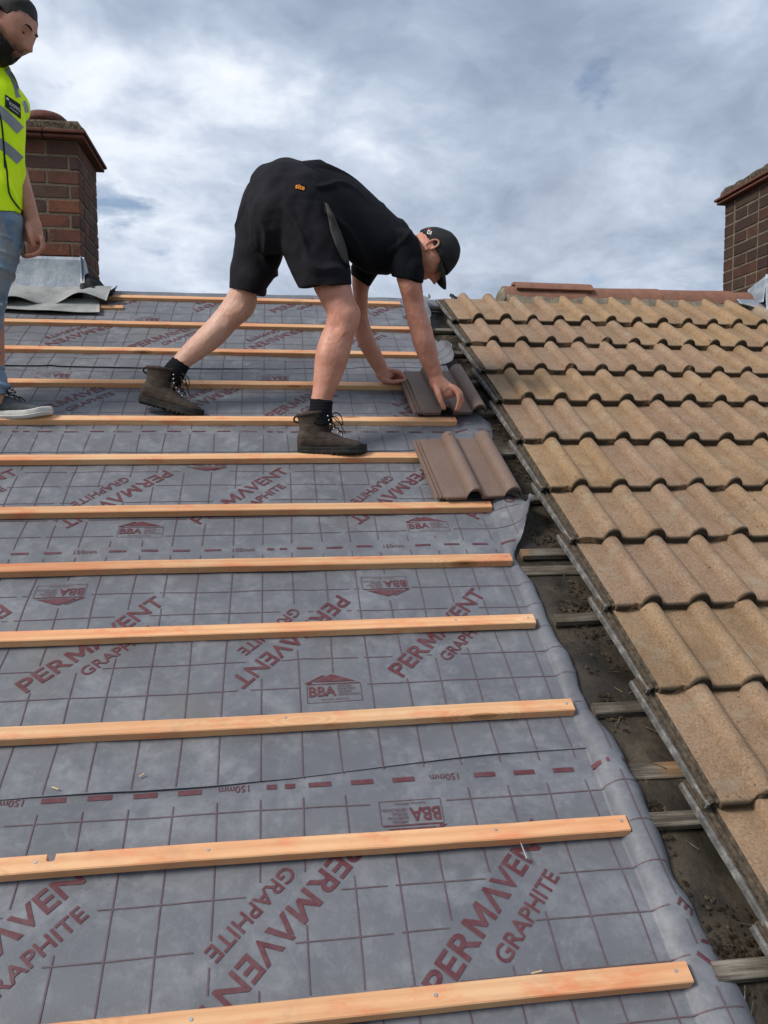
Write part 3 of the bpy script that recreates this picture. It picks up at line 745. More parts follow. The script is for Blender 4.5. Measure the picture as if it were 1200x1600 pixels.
# grit, leaves and moss
def clumps(name, pts, material, parent, seed, size):
    r = random.Random(seed); vs, fs = [], []
    for (x, y, z) in pts:
        s = size*r.uniform(.35, 1.3); n = len(vs)
        for d in ((1, 0, 0), (-1, 0, 0), (0, 1, 0), (0, -1, 0), (0, 0, 1), (0, 0, -1)):
            k = r.uniform(.5, 1.2); vs.append((x+d[0]*s*k*r.uniform(.6, 2.0), y+d[1]*s*k, z+d[2]*s*k*.6))
        fs += [tuple(n+i for i in f) for f in ((0, 2, 4), (2, 1, 4), (1, 3, 4), (3, 0, 4), (2, 0, 5), (1, 2, 5), (3, 1, 5), (0, 3, 5))]
    return obj(name, mesh(name, vs, fs), material, parent)
pts = []
for i in range(4800):
    v = random.uniform(-.3, 4.1); u = random.uniform(.82, 1.0)
    ob = min(OLDV, key=lambda q: abs(q+.02-v))
    if random.random() < .55: v = ob+abs(random.gauss(0, .035))+.002
    if N3(u*6, v*5, 2) < -.05: continue
    pts.append((u-.95, v, .012+random.random()*.006))
bm = bmesh.new()
for n_ in range(34):
    vv = random.uniform(.45, 2.6); uu = random.uniform(.84, .96); an = random.uniform(0, 3.1); ln = random.uniform(.012, .045)
    A = Vector((uu-.95, vv, .016)); d = Vector((ln*math.cos(an), ln*math.sin(an), .006*random.random()))
    bmesh.ops.create_cone(bm, cap_ends=True, segments=6, radius1=.0012, radius2=.0007, depth=d.length, matrix=Matrix.Translation(A) @ d.to_track_quat('Z', 'Y').to_matrix().to_4x4())
o = obj('twig_litter', from_bm('twig_litter', bm), 'old_wood'); o.location = RP(.95, 0); o.rotation_euler = (TH, 0, 0)
tag(o, 'scattered dry twigs and splinters lying in the opened strip', 'debris', kind='stuff')
o = clumps('dirt_crumbs', pts, 'debris', None, 3, .0052); o.location = RP(.95, 0); o.rotation_euler = (TH, 0, 0)
tag(o, 'dark crumbs of dirt and moss lying in the opened strip', 'debris', kind='stuff')
pts = []
for c, vt in enumerate(COURSE):
    for k in range(70):
        u = random.uniform(.97, 3.0); t = random.random()**1.6*.30
        if N3(u*3, (vt+t)*3, 8) < .0: continue
        x = (u-.921) % .2905
        h = float(np.interp(x, [p_[0] for p_ in PROF], [p_[1] for p_ in PROF]))
        pts.append((u-.95, vt+.02+t, WT+h+.031*(1-(t+.02)/TL)+.001))
o = clumps('moss_crumbs', pts, 'debris', None, 5, .0036); o.location = RP(.95, 0); o.rotation_euler = (TH, 0, 0)
tag(o, 'small dark bits of moss and dry leaf scattered over the old tiles', 'debris', kind='stuff')

# ------------------------------------------------------------------ chimneys
BRICK = {}
def brick_mesh(kind):
    if kind in BRICK: return BRICK[kind]
    bm = box_bm(0, 1, 0, 1, 0, 1, 0); me = from_bm('brick', bm); BRICK[kind] = me; return me
def chimney(name, x0, x1, y0, y1, zb, zt, course, blen, label, seed, bmat='brick'):
    r = random.Random(seed)
    root = empty(name, (x0, y0, zb)); tag(root, label, 'chimney', 'brick chimneys')
    W, D = x1-x0, y1-y0; j = .010
    nz = int(round((zt-zb)/course)); course = (zt-zb)/nz
    rec = .0035
    obj('mortar_core', from_bm('mortar_core', box_bm(rec, W-rec, rec, D-rec, 0, zt-zb)), 'joint_mortar', root)
    variants = []
    for sx, key in ((blen-j, 's'), (blen/2-j, 'h')):
        pass
    cache = {}
    def place(x, y, z, lx, ly, lz):
        key = (round(lx, 3), round(ly, 3), r.randrange(2))
        if key not in cache:
            bm = box_bm(0, lx, 0, ly, 0, lz, .0035)
            bmesh.ops.subdivide_edges(bm, edges=[e for e in bm.edges if e.calc_length() > .05], cuts=1, use_grid_fill=True)
            q = r.random()*50
            for v in bm.verts: v.co += Vector((N3(v.co.x*30, v.co.z*30, q), N3(v.co.y*30, v.co.z*30, q+9), N3(v.co.x*30, v.co.y*30, q+20)))*.0022
            me = from_bm('brick', bm); me.materials.append(MATS[bmat]); cache[key] = me
        o = obj('brick', cache[key], None, root)
        o.location = (x+r.uniform(-.0015, .0015), y+r.uniform(-.0015, .0015), z+r.uniform(-.001, .001)); o.rotation_euler = (0, r.uniform(-.004, .004), r.uniform(-.006, .006))
    hd = blen/2
    for c in range(nz):
        z = c*course+j/2; h = course-j
        def run(L, start, along):
            # alternate courses: begin with a whole brick or a half
            p = 0.0; first = start
            while p < L-.015:
                l = first if first else blen; first = None
                l = min(l, L-p)
                if L-p-l < .04: l = L-p
                yield p, l
                p += l
        odd = c % 2
        thick = .095
        for p, l in run(W, None if odd else hd, 'x'):
            place(p+(j/2 if p > 0 else 0), 0, z, l-(j/2 if p > 0 else 0)-(j/2 if p+l < W-.001 else 0), thick, h)
            place(p+(j/2 if p > 0 else 0), D-thick, z, l-(j/2 if p > 0 else 0)-(j/2 if p+l < W-.001 else 0), thick, h)
        for p, l in run(D-2*thick-2*j, hd if odd else None, 'y'):
            y = thick+j+p
            place(0, y, z, thick, l-j*.9, h); place(W-thick, y, z, thick, l-j*.9, h)
    # projecting courses of clay creasing tiles, then the mortar cap
    zz = zt-zb
    for lay, (pr, th) in enumerate(((.040, .016), (.052, .016))):
        z = zz+.004+lay*.021
        n = 5; step = (W+2*pr)/n
        for k in range(n):
            for yy in (-pr, D/2):
                bm = box_bm(-pr+k*step+.003, -pr+(k+1)*step-.003, yy+.002, yy+D/2+pr-.002, z, z+th, .003)
                obj('creasing_tile', from_bm('creasing_tile', bm), 'crease_tile', root)
    bm = bmesh.new(); z = zz+.046
    rings = []
    for (ins, h) in ((-.022, 0), (-.020, .034), (-.004, .052), (.06, .068), (.17, .08)):
        ring = []
        n = 14
        per = [(-ins*-1, 0)]
        xs0, xs1, ys0, ys1 = ins, W-ins, ins, D-ins
        P = [(xs0+(xs1-xs0)*t/n, ys0) for t in range(n)]+[(xs1, ys0+(ys1-ys0)*t/n) for t in range(n)]+[(xs1-(xs1-xs0)*t/n, ys1) for t in range(n)]+[(xs0, ys1-(ys1-ys0)*t/n) for t in range(n)]
        rings.append([bm.verts.new((x+.010*N3(x*14, y*14, h*40), y+.010*N3(x*14+5, y*14, h*40), z+h+.010*N3(x*17, y*17, h*30+3))) for x, y in P])
    for a, b in zip(rings, rings[1:]):
        for k in range(len(a)): bm.faces.new((a[k], a[(k+1) % len(a)], b[(k+1) % len(a)], b[k]))
    bm.faces.new(rings[-1]); bm.faces.new(rings[0][::-1])
    bmesh.ops.subdivide_edges(bm, edges=bm.edges[:], cuts=1)
    obj('flaunching', from_bm('flaunching', bm, True), 'flaunching', root)
    return root, W, D
def pot(root, x, y, z, r, h):
    vs, fs = [], []; n = 28; prof = [(r*.86, 0), (r*.86, h*.35), (r, h*.42), (r*1.04, h*.55), (r*.98, h*.75), (r*.80, h*.93), (r*.55, h), (0.001, h*1.02)]
    for (rr, zz) in prof:
        for k in range(n): a = 2*math.pi*k/n; vs.append((x+rr*math.cos(a), y+rr*math.sin(a), z+zz))
    for a in range(len(prof)-1):
        for k in range(n): fs.append((a*n+k, a*n+(k+1) % n, (a+1)*n+(k+1) % n, (a+1)*n+k))
    obj('chimney_pot', mesh('chimney_pot', vs, fs), 'crease_tile', root, True)
ZF = CAMP.z
LC, W, D = chimney('brick_chimney', -1.93, -.98, 4.35, 4.78, ZF+.50, ZF+1.60, .0750, .225, 'red brick chimney at the left behind the man in the yellow vest', 3)
pot(LC, W-.21, D*.5, 1.10+.105, .115, .10); pot(LC, W-.60, D*.5, 1.10+.105, .115, .10)
RC, W2, D2 = chimney('brick_chimney', 2.845, 3.75, 4.27, 4.72, ZF+.50, ZF+1.55, .0720, .220, 'dark brick chimney cut off by the right edge of the picture', 5, 'dark_brick')
pot(RC, .26, D2*.5, 1.05+.105, .11, .12); pot(RC, .64, D2*.5, 1.05+.105, .11, .12)
# lead on the left chimney: upstand, corner piece, wavy apron
def sheet_grid(name, fn, nu, nv, material, parent, th=.0016):
    vs, fs = [], []
    for jv in range(nv+1):
        for iu in range(nu+1): vs.append(Vector(fn(iu/nu, jv/nv)))
    for jv in range(nv):
        for iu in range(nu): a = jv*(nu+1)+iu; fs.append((a, a+1, a+nu+2, a+nu+1))
    me = mesh(name, vs, fs); nr = [v.normal.copy() for v in me.vertices]; n = len(vs)
    vs2 = vs+[v-k*th for v, k in zip(vs, nr)]
    fs2 = fs+[tuple(i+n for i in f[::-1]) for f in fs]
    edge = [jv*(nu+1) for jv in range(nv+1)], [jv*(nu+1)+nu for jv in range(nv+1)], list(range(nu+1)), [nv*(nu+1)+i for i in range(nu+1)]
    for k, e in enumerate(edge):
        for a, b in zip(e, e[1:]): fs2.append((a, b, b+n, a+n))
    bpy.data.meshes.remove(me)
    me = mesh(name, vs2, fs2)
    return obj(name, me, material, parent, True)
lo = Vector((-1.93, 4.35, ZF+.50))
fy = 4.35-.006
def P_(x, y, z): return Vector((x, y, z))-lo
def up_f(a, b):
    x = -1.95+(.985)*a; z0 = RP(0, 0).z; 
    yb = fy-.004; zroof = RP(x, 4.19, .05).z
    z = zroof+(ZF+1.012-zroof)*b
    return P_(x, yb-.018*(1-b)**3+.003*N3(x*8, b*4), z)
sheet_grid('lead_upstand', up_f, 40, 10, 'lead', LC)
def corner_f(a, b):
    y = fy-.012+.17*a; ztop = ZF+1.018-.10*sstep(.3, 1, a); zbot = RP(0, 4.19, .05).z+a*.085
    xo = -.972+.006*b
    return P_(-.974+.012*math.sin(a*2)-.008*b, y, zbot+(ztop-zbot)*b)
sheet_grid('lead_corner', corner_f, 12, 10, 'lead', LC)
def apron_f(a, b):
    u = -1.95+1.12*a; v = 4.20-.20*b+.03*math.sin(a*9)*b
    w = .062+.018*(1-b)+b*b*(.026*math.sin(u*19+.6)+.022*N3(u*6, 2.0))+.02*sstep(.75, .9, a)*b
    P = RP(u, v, w); return P-lo
sheet_grid('lead_apron', apron_f, 110, 12, 'zinc', LC, .002)
o = sheet_grid('underlay_scrap', lambda a, b: RP(-1.9+1.02*a+.03*b, 4.13-.20*b-.03*a*(1-b)+.012*math.sin(a*5), .047+.006*N3(a*6, b*3)-.004*b)-RP(-1.4, 4.1), 50, 8, 'zinc', None)
o.location = RP(-1.4, 4.1); tag(o, 'pale grey underlay scrap sticking out below the wavy lead apron', 'underlay scrap')
def scrap_f(a, b):
    u = -.985+.17*a; v = 4.13+.13*b
    return RP(u, v, .070+.030*math.sin(a*5.4+.4)*(.4+b)+.02*N3(a*5, b*4)+.015*b)-RP(-.9, 4.15)
o = sheet_grid('black_felt_scrap', scrap_f, 26, 10, 'black_felt', None); o.location = RP(-.9, 4.15)
tag(o, 'crumpled black felt scrap at the foot of the left chimney', 'felt scrap')
# lead saddle on the right chimney
lo2 = Vector((2.845, 4.27, ZF+.50))
def rsoak(a, b):
    y = 4.262+.17*a; z0 = ZF+.86+.02*a; zt_ = ZF+1.01-.045*a
    return Vector((2.838-.010*(1-b)**2, y, z0+(zt_-z0)*b))-lo2
sheet_grid('lead_soaker', rsoak, 10, 8, 'lead', RC)
def rfront(a, b):
    x = 2.836+.5*a; z0 = ZF+.80; return Vector((x, 4.262-.02*(1-b)**2, z0+(ZF+1.02-z0)*b))-lo2
sheet_grid('lead_upstand', rfront, 10, 8, 'lead', RC)
def rapron(a, b):
    u = 2.70+.75*a; v = 4.19-.17*b*(1-.7*(1-sstep(0, .4, a))); return RP(u, v, .085+.02*(1-b)+.012*math.sin(u*17)*b)-lo2
sheet_grid('lead_apron', rapron, 40, 8, 'lead', RC)
# crumpled bit of black felt at the first tile by the ridge
o = sheet_grid('black_felt_scrap', lambda a, b: RP(1.0+.09*a, 4.20+.07*b, .058+.012*N3(a*7, b*5)+.008*math.sin(a*9))-RP(1.0, 4.2), 18, 8, 'black_felt', None); o.location = RP(1.0, 4.2)
tag(o, 'scrap of black felt poking out above the topmost old edge tile', 'felt scrap')

# ------------------------------------------------------------------ people
def cloth_mat(col, col2, bump=.35, sc=45):
    def f(t, co, r):
        b = t.noise(co, 9, 5, .6); wv = t.noise(co, 420, 2, .6)
        return t.mix(t.ramp(b, [(.35, 0.0), (.7, 1.0)]), col, col2), (t.math('ADD', t.math('MULTIPLY', wv, .35), t.noise(co, sc, 4, .6)), bump, .004)
    return f
def skin(base, red, dark):
    def f(t, co, r):
        b = t.noise(co, 11, 6, .62); m = t.noise(co, 55, 5, .65); h = t.noise(co, 260, 4, .7)
        c = t.mix(t.ramp(b, [(.38, 0.0), (.68, 1.0)]), base, red)
        c = t.mix(t.ramp(m, [(.52, 0.0), (.75, .55)]), c, dark)
        return c, (t.math('ADD', h, m), .25, .002), t.ramp(m, [(.3, .42), (.7, .6)])
    return f
mat('skin_pale', skin((.47, .245, .175), (.43, .185, .13), (.33, .145, .10)), .5, .35, 0, .12)
def skin_worker(t, co, r):          # arms, neck and face are redder from the sun than the legs
    b = t.noise(co, 11, 6, .62); m = t.noise(co, 55, 5, .65); h = t.noise(co, 260, 4, .7); fr = t.noise(co, 120, 3, .6)
    x = t.n('SeparateXYZ', _0=co).outputs[0]
    arm = t.ramp(t.math('ADD', t.math('MULTIPLY', x, 1.0), .5), [(.47, 0.0), (.55, 1.0)])
    pale = t.mix(t.ramp(b, [(.38, 0.0), (.68, 1.0)]), (.56, .345, .265), (.53, .285, .215))
    sunb = t.mix(t.ramp(b, [(.38, 0.0), (.68, 1.0)]), (.52, .255, .18), (.46, .185, .13))
    c = t.mix(arm, pale, sunb)
    c = t.mix(t.ramp(m, [(.52, 0.0), (.75, .4)]), c, (.40, .18, .125))
    c = t.mix(t.ramp(fr, [(.62, 0.0), (.74, .35)]), c, (.26, .10, .06))
    hairs = t.ramp(t.noise(t.map(co, rot=(.2, .25, 0), sc=(1, 1, .16)), 520, 3, .7), [(.56, 0.0), (.68, .42)])
    c = t.mix(hairs, c, (.17, .085, .05))
    dust = t.ramp(t.noise(t.vmath('ADD', co, (3, 1, 8)), 19, 7, .75), [(.60, 0.0), (.74, .35)])
    c = t.mix(dust, c, (.42, .33, .26))
    return c, (t.math('ADD', h, m), .3, .002), t.ramp(m, [(.3, .42), (.7, .6)])
mat('skin_worker', skin_worker, .5, .35, 0, .12)
mat('black_shirt', cloth_mat((.0042, .005, .0075), (.0075, .0085, .012), .4), .85, .12)
mat('black_shorts', cloth_mat((.0072, .0070, .0105), (.0135, .0128, .0175), .5), .85, .18)
mat('grey_patch', cloth_mat((.045, .043, .043), (.07, .067, .066), .3), .85, .2)
mat('black_sock', cloth_mat((.007, .007, .009), (.013, .013, .016), .5, 140), .95, .1)
mat('boot_leather', lambda t, co, r: (t.mix(t.ramp(t.noise(co, 30, 7, .7), [(.4, 0.0), (.7, .8)]), (.034, .023, .017), (.070, .050, .038)), (t.noise(co, 110, 6, .7), .5, .003)), .72, .3)
mat('boot_rubber', lambda t, co, r: (t.mix(t.ramp(t.noise(co, 40, 6, .7), [(.45, 0.0), (.7, .7)]), (.016, .016, .016), (.05, .047, .043)), (t.noise(co, 90, 5), .4, .003)), .75, .3)
mat('lace', lambda t, co, r: ((.02, .016, .014), None), .8, .2)
mat('cap_cloth', cloth_mat((.013, .0135, .015), (.022, .023, .025), .3), .8, .2)
mat('orange_print', lambda t, co, r: ((.75, .25, .02), None), .7)
mat('white_print', lambda t, co, r: ((.7, .7, .7), None), .7)
mat('red_print', lambda t, co, r: ((.45, .06, .04), None), .7)
def vest_mat(t, co, r):
    b = t.noise(co, 14, 5, .6); wv = t.noise(co, 300, 2, .6)
    return t.mix(t.ramp(b, [(.35, 0.0), (.7, 1.0)]), (.64, .95, .006), (.76, 1.0, .016)), (t.math('ADD', t.math('MULTIPLY', wv, .3), t.noise(co, 26, 4, .6)), .3, .006)
mat('hi_vis', vest_mat, .75, .25)
bs = MATS['hi_vis'].node_tree.nodes['Principled BSDF']
mat('reflective_tape', cloth_mat((.17, .185, .19), (.25, .265, .27), .15), .42, .5)
mat('vest_trim', cloth_mat((.02, .024, .02), (.03, .034, .03), .2), .8, .2)
def m_jeans(t, co, r):
    wv = t.noise(t.map(co, sc=(1, 1, .3)), 330, 2, .6)
    fade = t.ramp(t.noise(co, 7, 4, .6), [(.35, 0.0), (.65, 1.0)])
    c = t.mix(fade, (.075, .145, .25), (.25, .33, .41))
    c = t.mix(t.math('MULTIPLY', t.ramp(wv, [(.4, 0.0), (.7, 1.0)]), .35), c, (.25, .31, .38))
    z = t.n('SeparateXYZ', _0=co).outputs[2]
    up = t.ramp(t.math('ADD', t.math('MULTIPLY', z, 1.0), t.math('MULTIPLY', t.noise(co, 9, 3), .25)), [(.40, 0.0), (.55, 1.0), (.85, 1.0), (.98, 0.0)])
    mud = t.math('MULTIPLY', t.ramp(t.noise(co, 13, 6, .7), [(.42, 0.0), (.6, .9)]), up)
    c = t.mix(mud, c, (.24, .235, .21))
    vp = t.n('TexVoronoi', {'feature': 'F1'}, Vector=t.vmath('ADD', co, t.vmath('MULTIPLY', t.n('TexNoise', Vector=co, Scale=22.0).outputs[1], (.03, .03, .03))), Scale=36.0).outputs['Distance']
    drop = t.math('MULTIPLY', t.ramp(vp, [(.13, 1.0), (.20, 0.0)]), t.ramp(t.noise(t.vmath('ADD', co, (2, 7, 1)), 24, 4), [(.50, 0.0), (.57, 1.0)]))
    c = t.mix(t.math('MULTIPLY', drop, up), c, (.72, .72, .70))
    return c, (t.math('ADD', wv, t.noise(co, 30, 4)), .3, .003)
mat('jeans', m_jeans, .85, .2)
mat('white_cloth', cloth_mat((.55, .54, .52), (.66, .65, .63), .3), .85, .2)
mat('hair', lambda t, co, r: (t.mix(t.noise(co, 90, 4), (.010, .008, .007), (.028, .022, .019)), (t.noise(t.map(co, sc=(1, 1, 4)), 160, 4, .7), .9, .004)), .6, .3)
mat('beard', lambda t, co, r: (t.mix(t.noise(co, 90, 4), (.008, .007, .007), (.022, .017, .015)), (t.noise(co, 220, 4, .7), .9, .004)), .7, .25)
mat('knit_grey', cloth_mat((.045, .05, .058), (.085, .092, .10), .5, 160), .85, .2)
mat('white_sole', lambda t, co, r: (t.mix(t.ramp(t.noise(co, 30, 6, .7), [(.45, 0.0), (.7, .6)]), (.62, .61, .58), (.36, .34, .31)), None), .6, .3)
mat('eye_white', lambda t, co, r: ((.6, .56, .52), None), .3, .5)
mat('eye_dark', lambda t, co, r: ((.012, .008, .006), None), .2, .5)
mat('nail_pink', lambda t, co, r: ((.62, .38, .32), None), .35, .5)

def catmull(rows, sub):
    out = []; n = len(rows)
    for i in range(n-1):
        p0, p1, p2, p3 = rows[max(0, i-1)], rows[i], rows[i+1], rows[min(n-1, i+2)]
        for k in range(sub):
            t = k/sub
            out.append(.5*((2*p1)+(-p0+p2)*t+(2*p0-5*p1+4*p2-p3)*t*t+(-p0+3*p1-3*p2+p3)*t**3))
    out.append(rows[-1]); return out
def ringP(ax, ay, bx, by, Y, ry, Yb=None):      # one cross-section: its two outline points, its distance, its half depth
    A, B = at(ax, ay, Y), at(bx, by, Yb if Yb else Y); c = (A+B)/2; d = ray((ax+bx)/2, (ay+by)/2).normalized()
    return np.array([*c, *((B-A)/2), *(d*ry)])
def loft_bm(bm, rings, n=20, sub=3, p=1.0, caps=True, round0=0.0, round1=0.0):
    rs = catmull([np.asarray(r, float) for r in rings], sub) if sub > 1 else [np.asarray(r, float) for r in rings]
    def dome(r, nb, dist):
        ax = np.array(r[:3])-np.array(nb[:3]); L = np.linalg.norm(ax); ax = ax/(L or 1); out = []
        for a in (.45, .8, .97):
            q = np.array(r); q[:3] = r[:3]+ax*dist*math.sin(a*math.pi/2); q[3:] = r[3:]*math.cos(a*math.pi/2); out.append(q)
        return out
    if round0: rs = dome(rs[0], rs[1], round0)[::-1]+rs
    if round1: rs = rs+dome(rs[-1], rs[-2], round1)
    V = []
    for r in rs:
        c, a, b = Vector(r[0:3]), Vector(r[3:6]), Vector(r[6:9]); ring = []
        for k in range(n):
            th = 2*math.pi*k/n; cx, sx = math.cos(th), math.sin(th)
            if p != 1.0: cx, sx = math.copysign(abs(cx)**p, cx), math.copysign(abs(sx)**p, sx)
            ring.append(bm.verts.new(c+a*cx+b*sx))
        V.append(ring)
    for A, B in zip(V, V[1:]):
        for k in range(n): bm.faces.new((A[k], A[(k+1) % n], B[(k+1) % n], B[k]))
    if caps: bm.faces.new(V[0][::-1]); bm.faces.new(V[-1])
def tube_bm(bm, pts, rad, n=10, sub=3, flat=None, ends=True):
    """round limb through points (Vectors) with a radius at each"""
    rows = [np.array([*p, r]) for p, r in zip(pts, rad)]
    rs = catmull(rows, sub); P = [Vector(r[:3]) for r in rs]; V = []
    up = Vector((.13, .5, .85))
    def ringat(c, t, r):
        a = t.cross(up).normalized(); b = t.cross(a).normalized()
        return [bm.verts.new(c+(a*math.cos(2*math.pi*k/n)+b*math.sin(2*math.pi*k/n))*r) for k in range(n)]
    for i, c in enumerate(P):
        t = (P[min(i+1, len(P)-1)]-P[max(i-1, 0)]).normalized(); r = rs[i][3]
        if i == 0 and ends:
            for a in (.95, .6): V.append(ringat(c-t*r*math.sin(a*math.pi/2), t, r*math.cos(a*math.pi/2)))
        V.append(ringat(c, t, r))
        if i == len(P)-1 and ends:
            for a in (.5, .8, .96): V.append(ringat(c+t*r*math.sin(a*math.pi/2), t, r*math.cos(a*math.pi/2)))
    for A, B in zip(V, V[1:]):
        for k in range(n): bm.faces.new((A[k], A[(k+1) % n], B[(k+1) % n], B[k]))
    bm.faces.new(V[0][::-1]); bm.faces.new(V[-1])
def ellipsoid_bm(bm, c, ax, ay, az, seg=18):
    m = Matrix(((ax[0], ay[0], az[0], c[0]), (ax[1], ay[1], az[1], c[1]), (ax[2], ay[2], az[2], c[2]), (0, 0, 0, 1)))
    bmesh.ops.create_uvsphere(bm, u_segments=seg, v_segments=seg//2+2, radius=1.0, matrix=m)
def voxel(bm, size, smooth=4, fac=.5):
    bmesh.ops.recalc_face_normals(bm, faces=bm.faces)
    me = from_bm('tmp', bm); o = bpy.data.objects.new('tmp', me); COL.objects.link(o)
    m = o.modifiers.new('r', 'REMESH'); m.mode = 'VOXEL'; m.voxel_size = size; m.use_smooth_shade = True
    if smooth: s_ = o.modifiers.new('s', 'SMOOTH'); s_.factor = fac; s_.iterations = smooth
    dg = bpy.context.evaluated_depsgraph_get(); out = bpy.data.meshes.new_from_object(o.evaluated_get(dg))
    bpy.data.objects.remove(o); bpy.data.meshes.remove(me); return out
def wrinkle(me, fn):
    n = len(me.vertices); co = np.empty(n*3); me.vertices.foreach_get('co', co); co = co.reshape(-1, 3)
    no = np.empty(n*3); me.vertex_normals.foreach_get('vector', no); no = no.reshape(-1, 3)
    for i in range(n): co[i] += no[i]*fn(co[i])
    me.vertices.foreach_set('co', co.ravel()); me.update()
def finish(name, me, material, root):
    for v in me.vertices: v.co -= root.location
    return obj(name, me, material, root, True)
def decal(name, T, material, me_target, root, px, py, right, up, size, off=.0015, parent=None):
    """flat lettering laid on a surface: T in local metres, centred at the surface point seen at (px, py)"""
    bvh = BVHTree.FromPolygons([v.co.copy() for v in me_target.vertices], [tuple(p.vertices) for p in me_target.polygons])
    d = ray(px, py).normalized(); hit, nrm, idx, dist = bvh.ray_cast(CAMP-root.location, d)
    if hit is None: return None
    n = -d
    rv = Vector(right); rv = (rv-n*rv.dot(n)).normalized(); uv = n.cross(rv).normalized()
    if uv.dot(Vector(up)) < 0: uv = -uv
    vs = []
    xs = [p[0] for p in T[0]]; ys = [p[1] for p in T[0]]; cx, cy = (min(xs)+max(xs))/2, (min(ys)+max(ys))/2
    for p in T[0]:
        P = hit+rv*(p[0]-cx)*size+uv*(p[1]-cy)*size
        h2, n2, i2, d2 = bvh.ray_cast(P-d*.15, d, .4)
        vs.append((h2 if h2 else P)-d*off)
    return obj(name, mesh(name, vs, [tuple(f) for f in T[1]]), material, parent or root)
def grid_patch(w, h, nx=10, ny=6):
    V = [(w*i/nx, h*j/ny, 0) for j in range(ny+1) for i in range(nx+1)]
    F = [(j*(nx+1)+i, j*(nx+1)+i+1, (j+1)*(nx+1)+i+1, (j+1)*(nx+1)+i) for j in range(ny) for i in range(nx)]
    return V, F

# ---- heads: a sphere pushed into the planes of a face (x right, y face, z crown)
BUMPS = [((0, 1, -.06), .009, .24), ((0, 1, -.19), .034, .095), ((0, 1, -.02), .014, .10), ((0, 1, .16), .005, .11), ((.32, .9, .10), -.0115, .15), ((-.32, .9, .10), -.0115, .15),
         ((.3, .9, .30), .0065, .14), ((-.3, .9, .30), .0065, .14), ((0, .95, .33), .003, .2), ((.5, .75, -.13), .005, .2), ((-.5, .75, -.13), .005, .2),
         ((0, .88, -.50), .009, .11), ((.12, .88, -.42), .004, .09), ((-.12, .88, -.42), .004, .09), ((0, .88, -.445), .004, .06), ((0, .9, -.37), -.002, .07), ((0, .84, -.62), -.003, .10),
         ((0, .72, -.85), .013, .20), ((.55, .35, -.80), .006, .25), ((-.55, .35, -.80), .006, .25), ((0, -1, .1), .006, .5), ((.13, .96, -.20), .005, .07), ((-.13, .96, -.20), .005, .07)]
BN = [(Vector(d).normalized(), a, s) for d, a, s in BUMPS]
def head_pt(d):
    d = d.normalized(); x, y, z = d.x*.076, d.y*.096, d.z*.118
    if d.z < -.15: k = 1-.34*((-.15-d.z)/.85); x *= k; y *= (1-.20*((-.15-d.z)/.85)) if d.y < .1 else 1
    p = Vector((x, y, z)); ext = 0.0
    for n, a, s in BN:
        ang = d.angle(n, 0); ext += a*math.exp(-(ang/s)**2)
    return p+d*ext
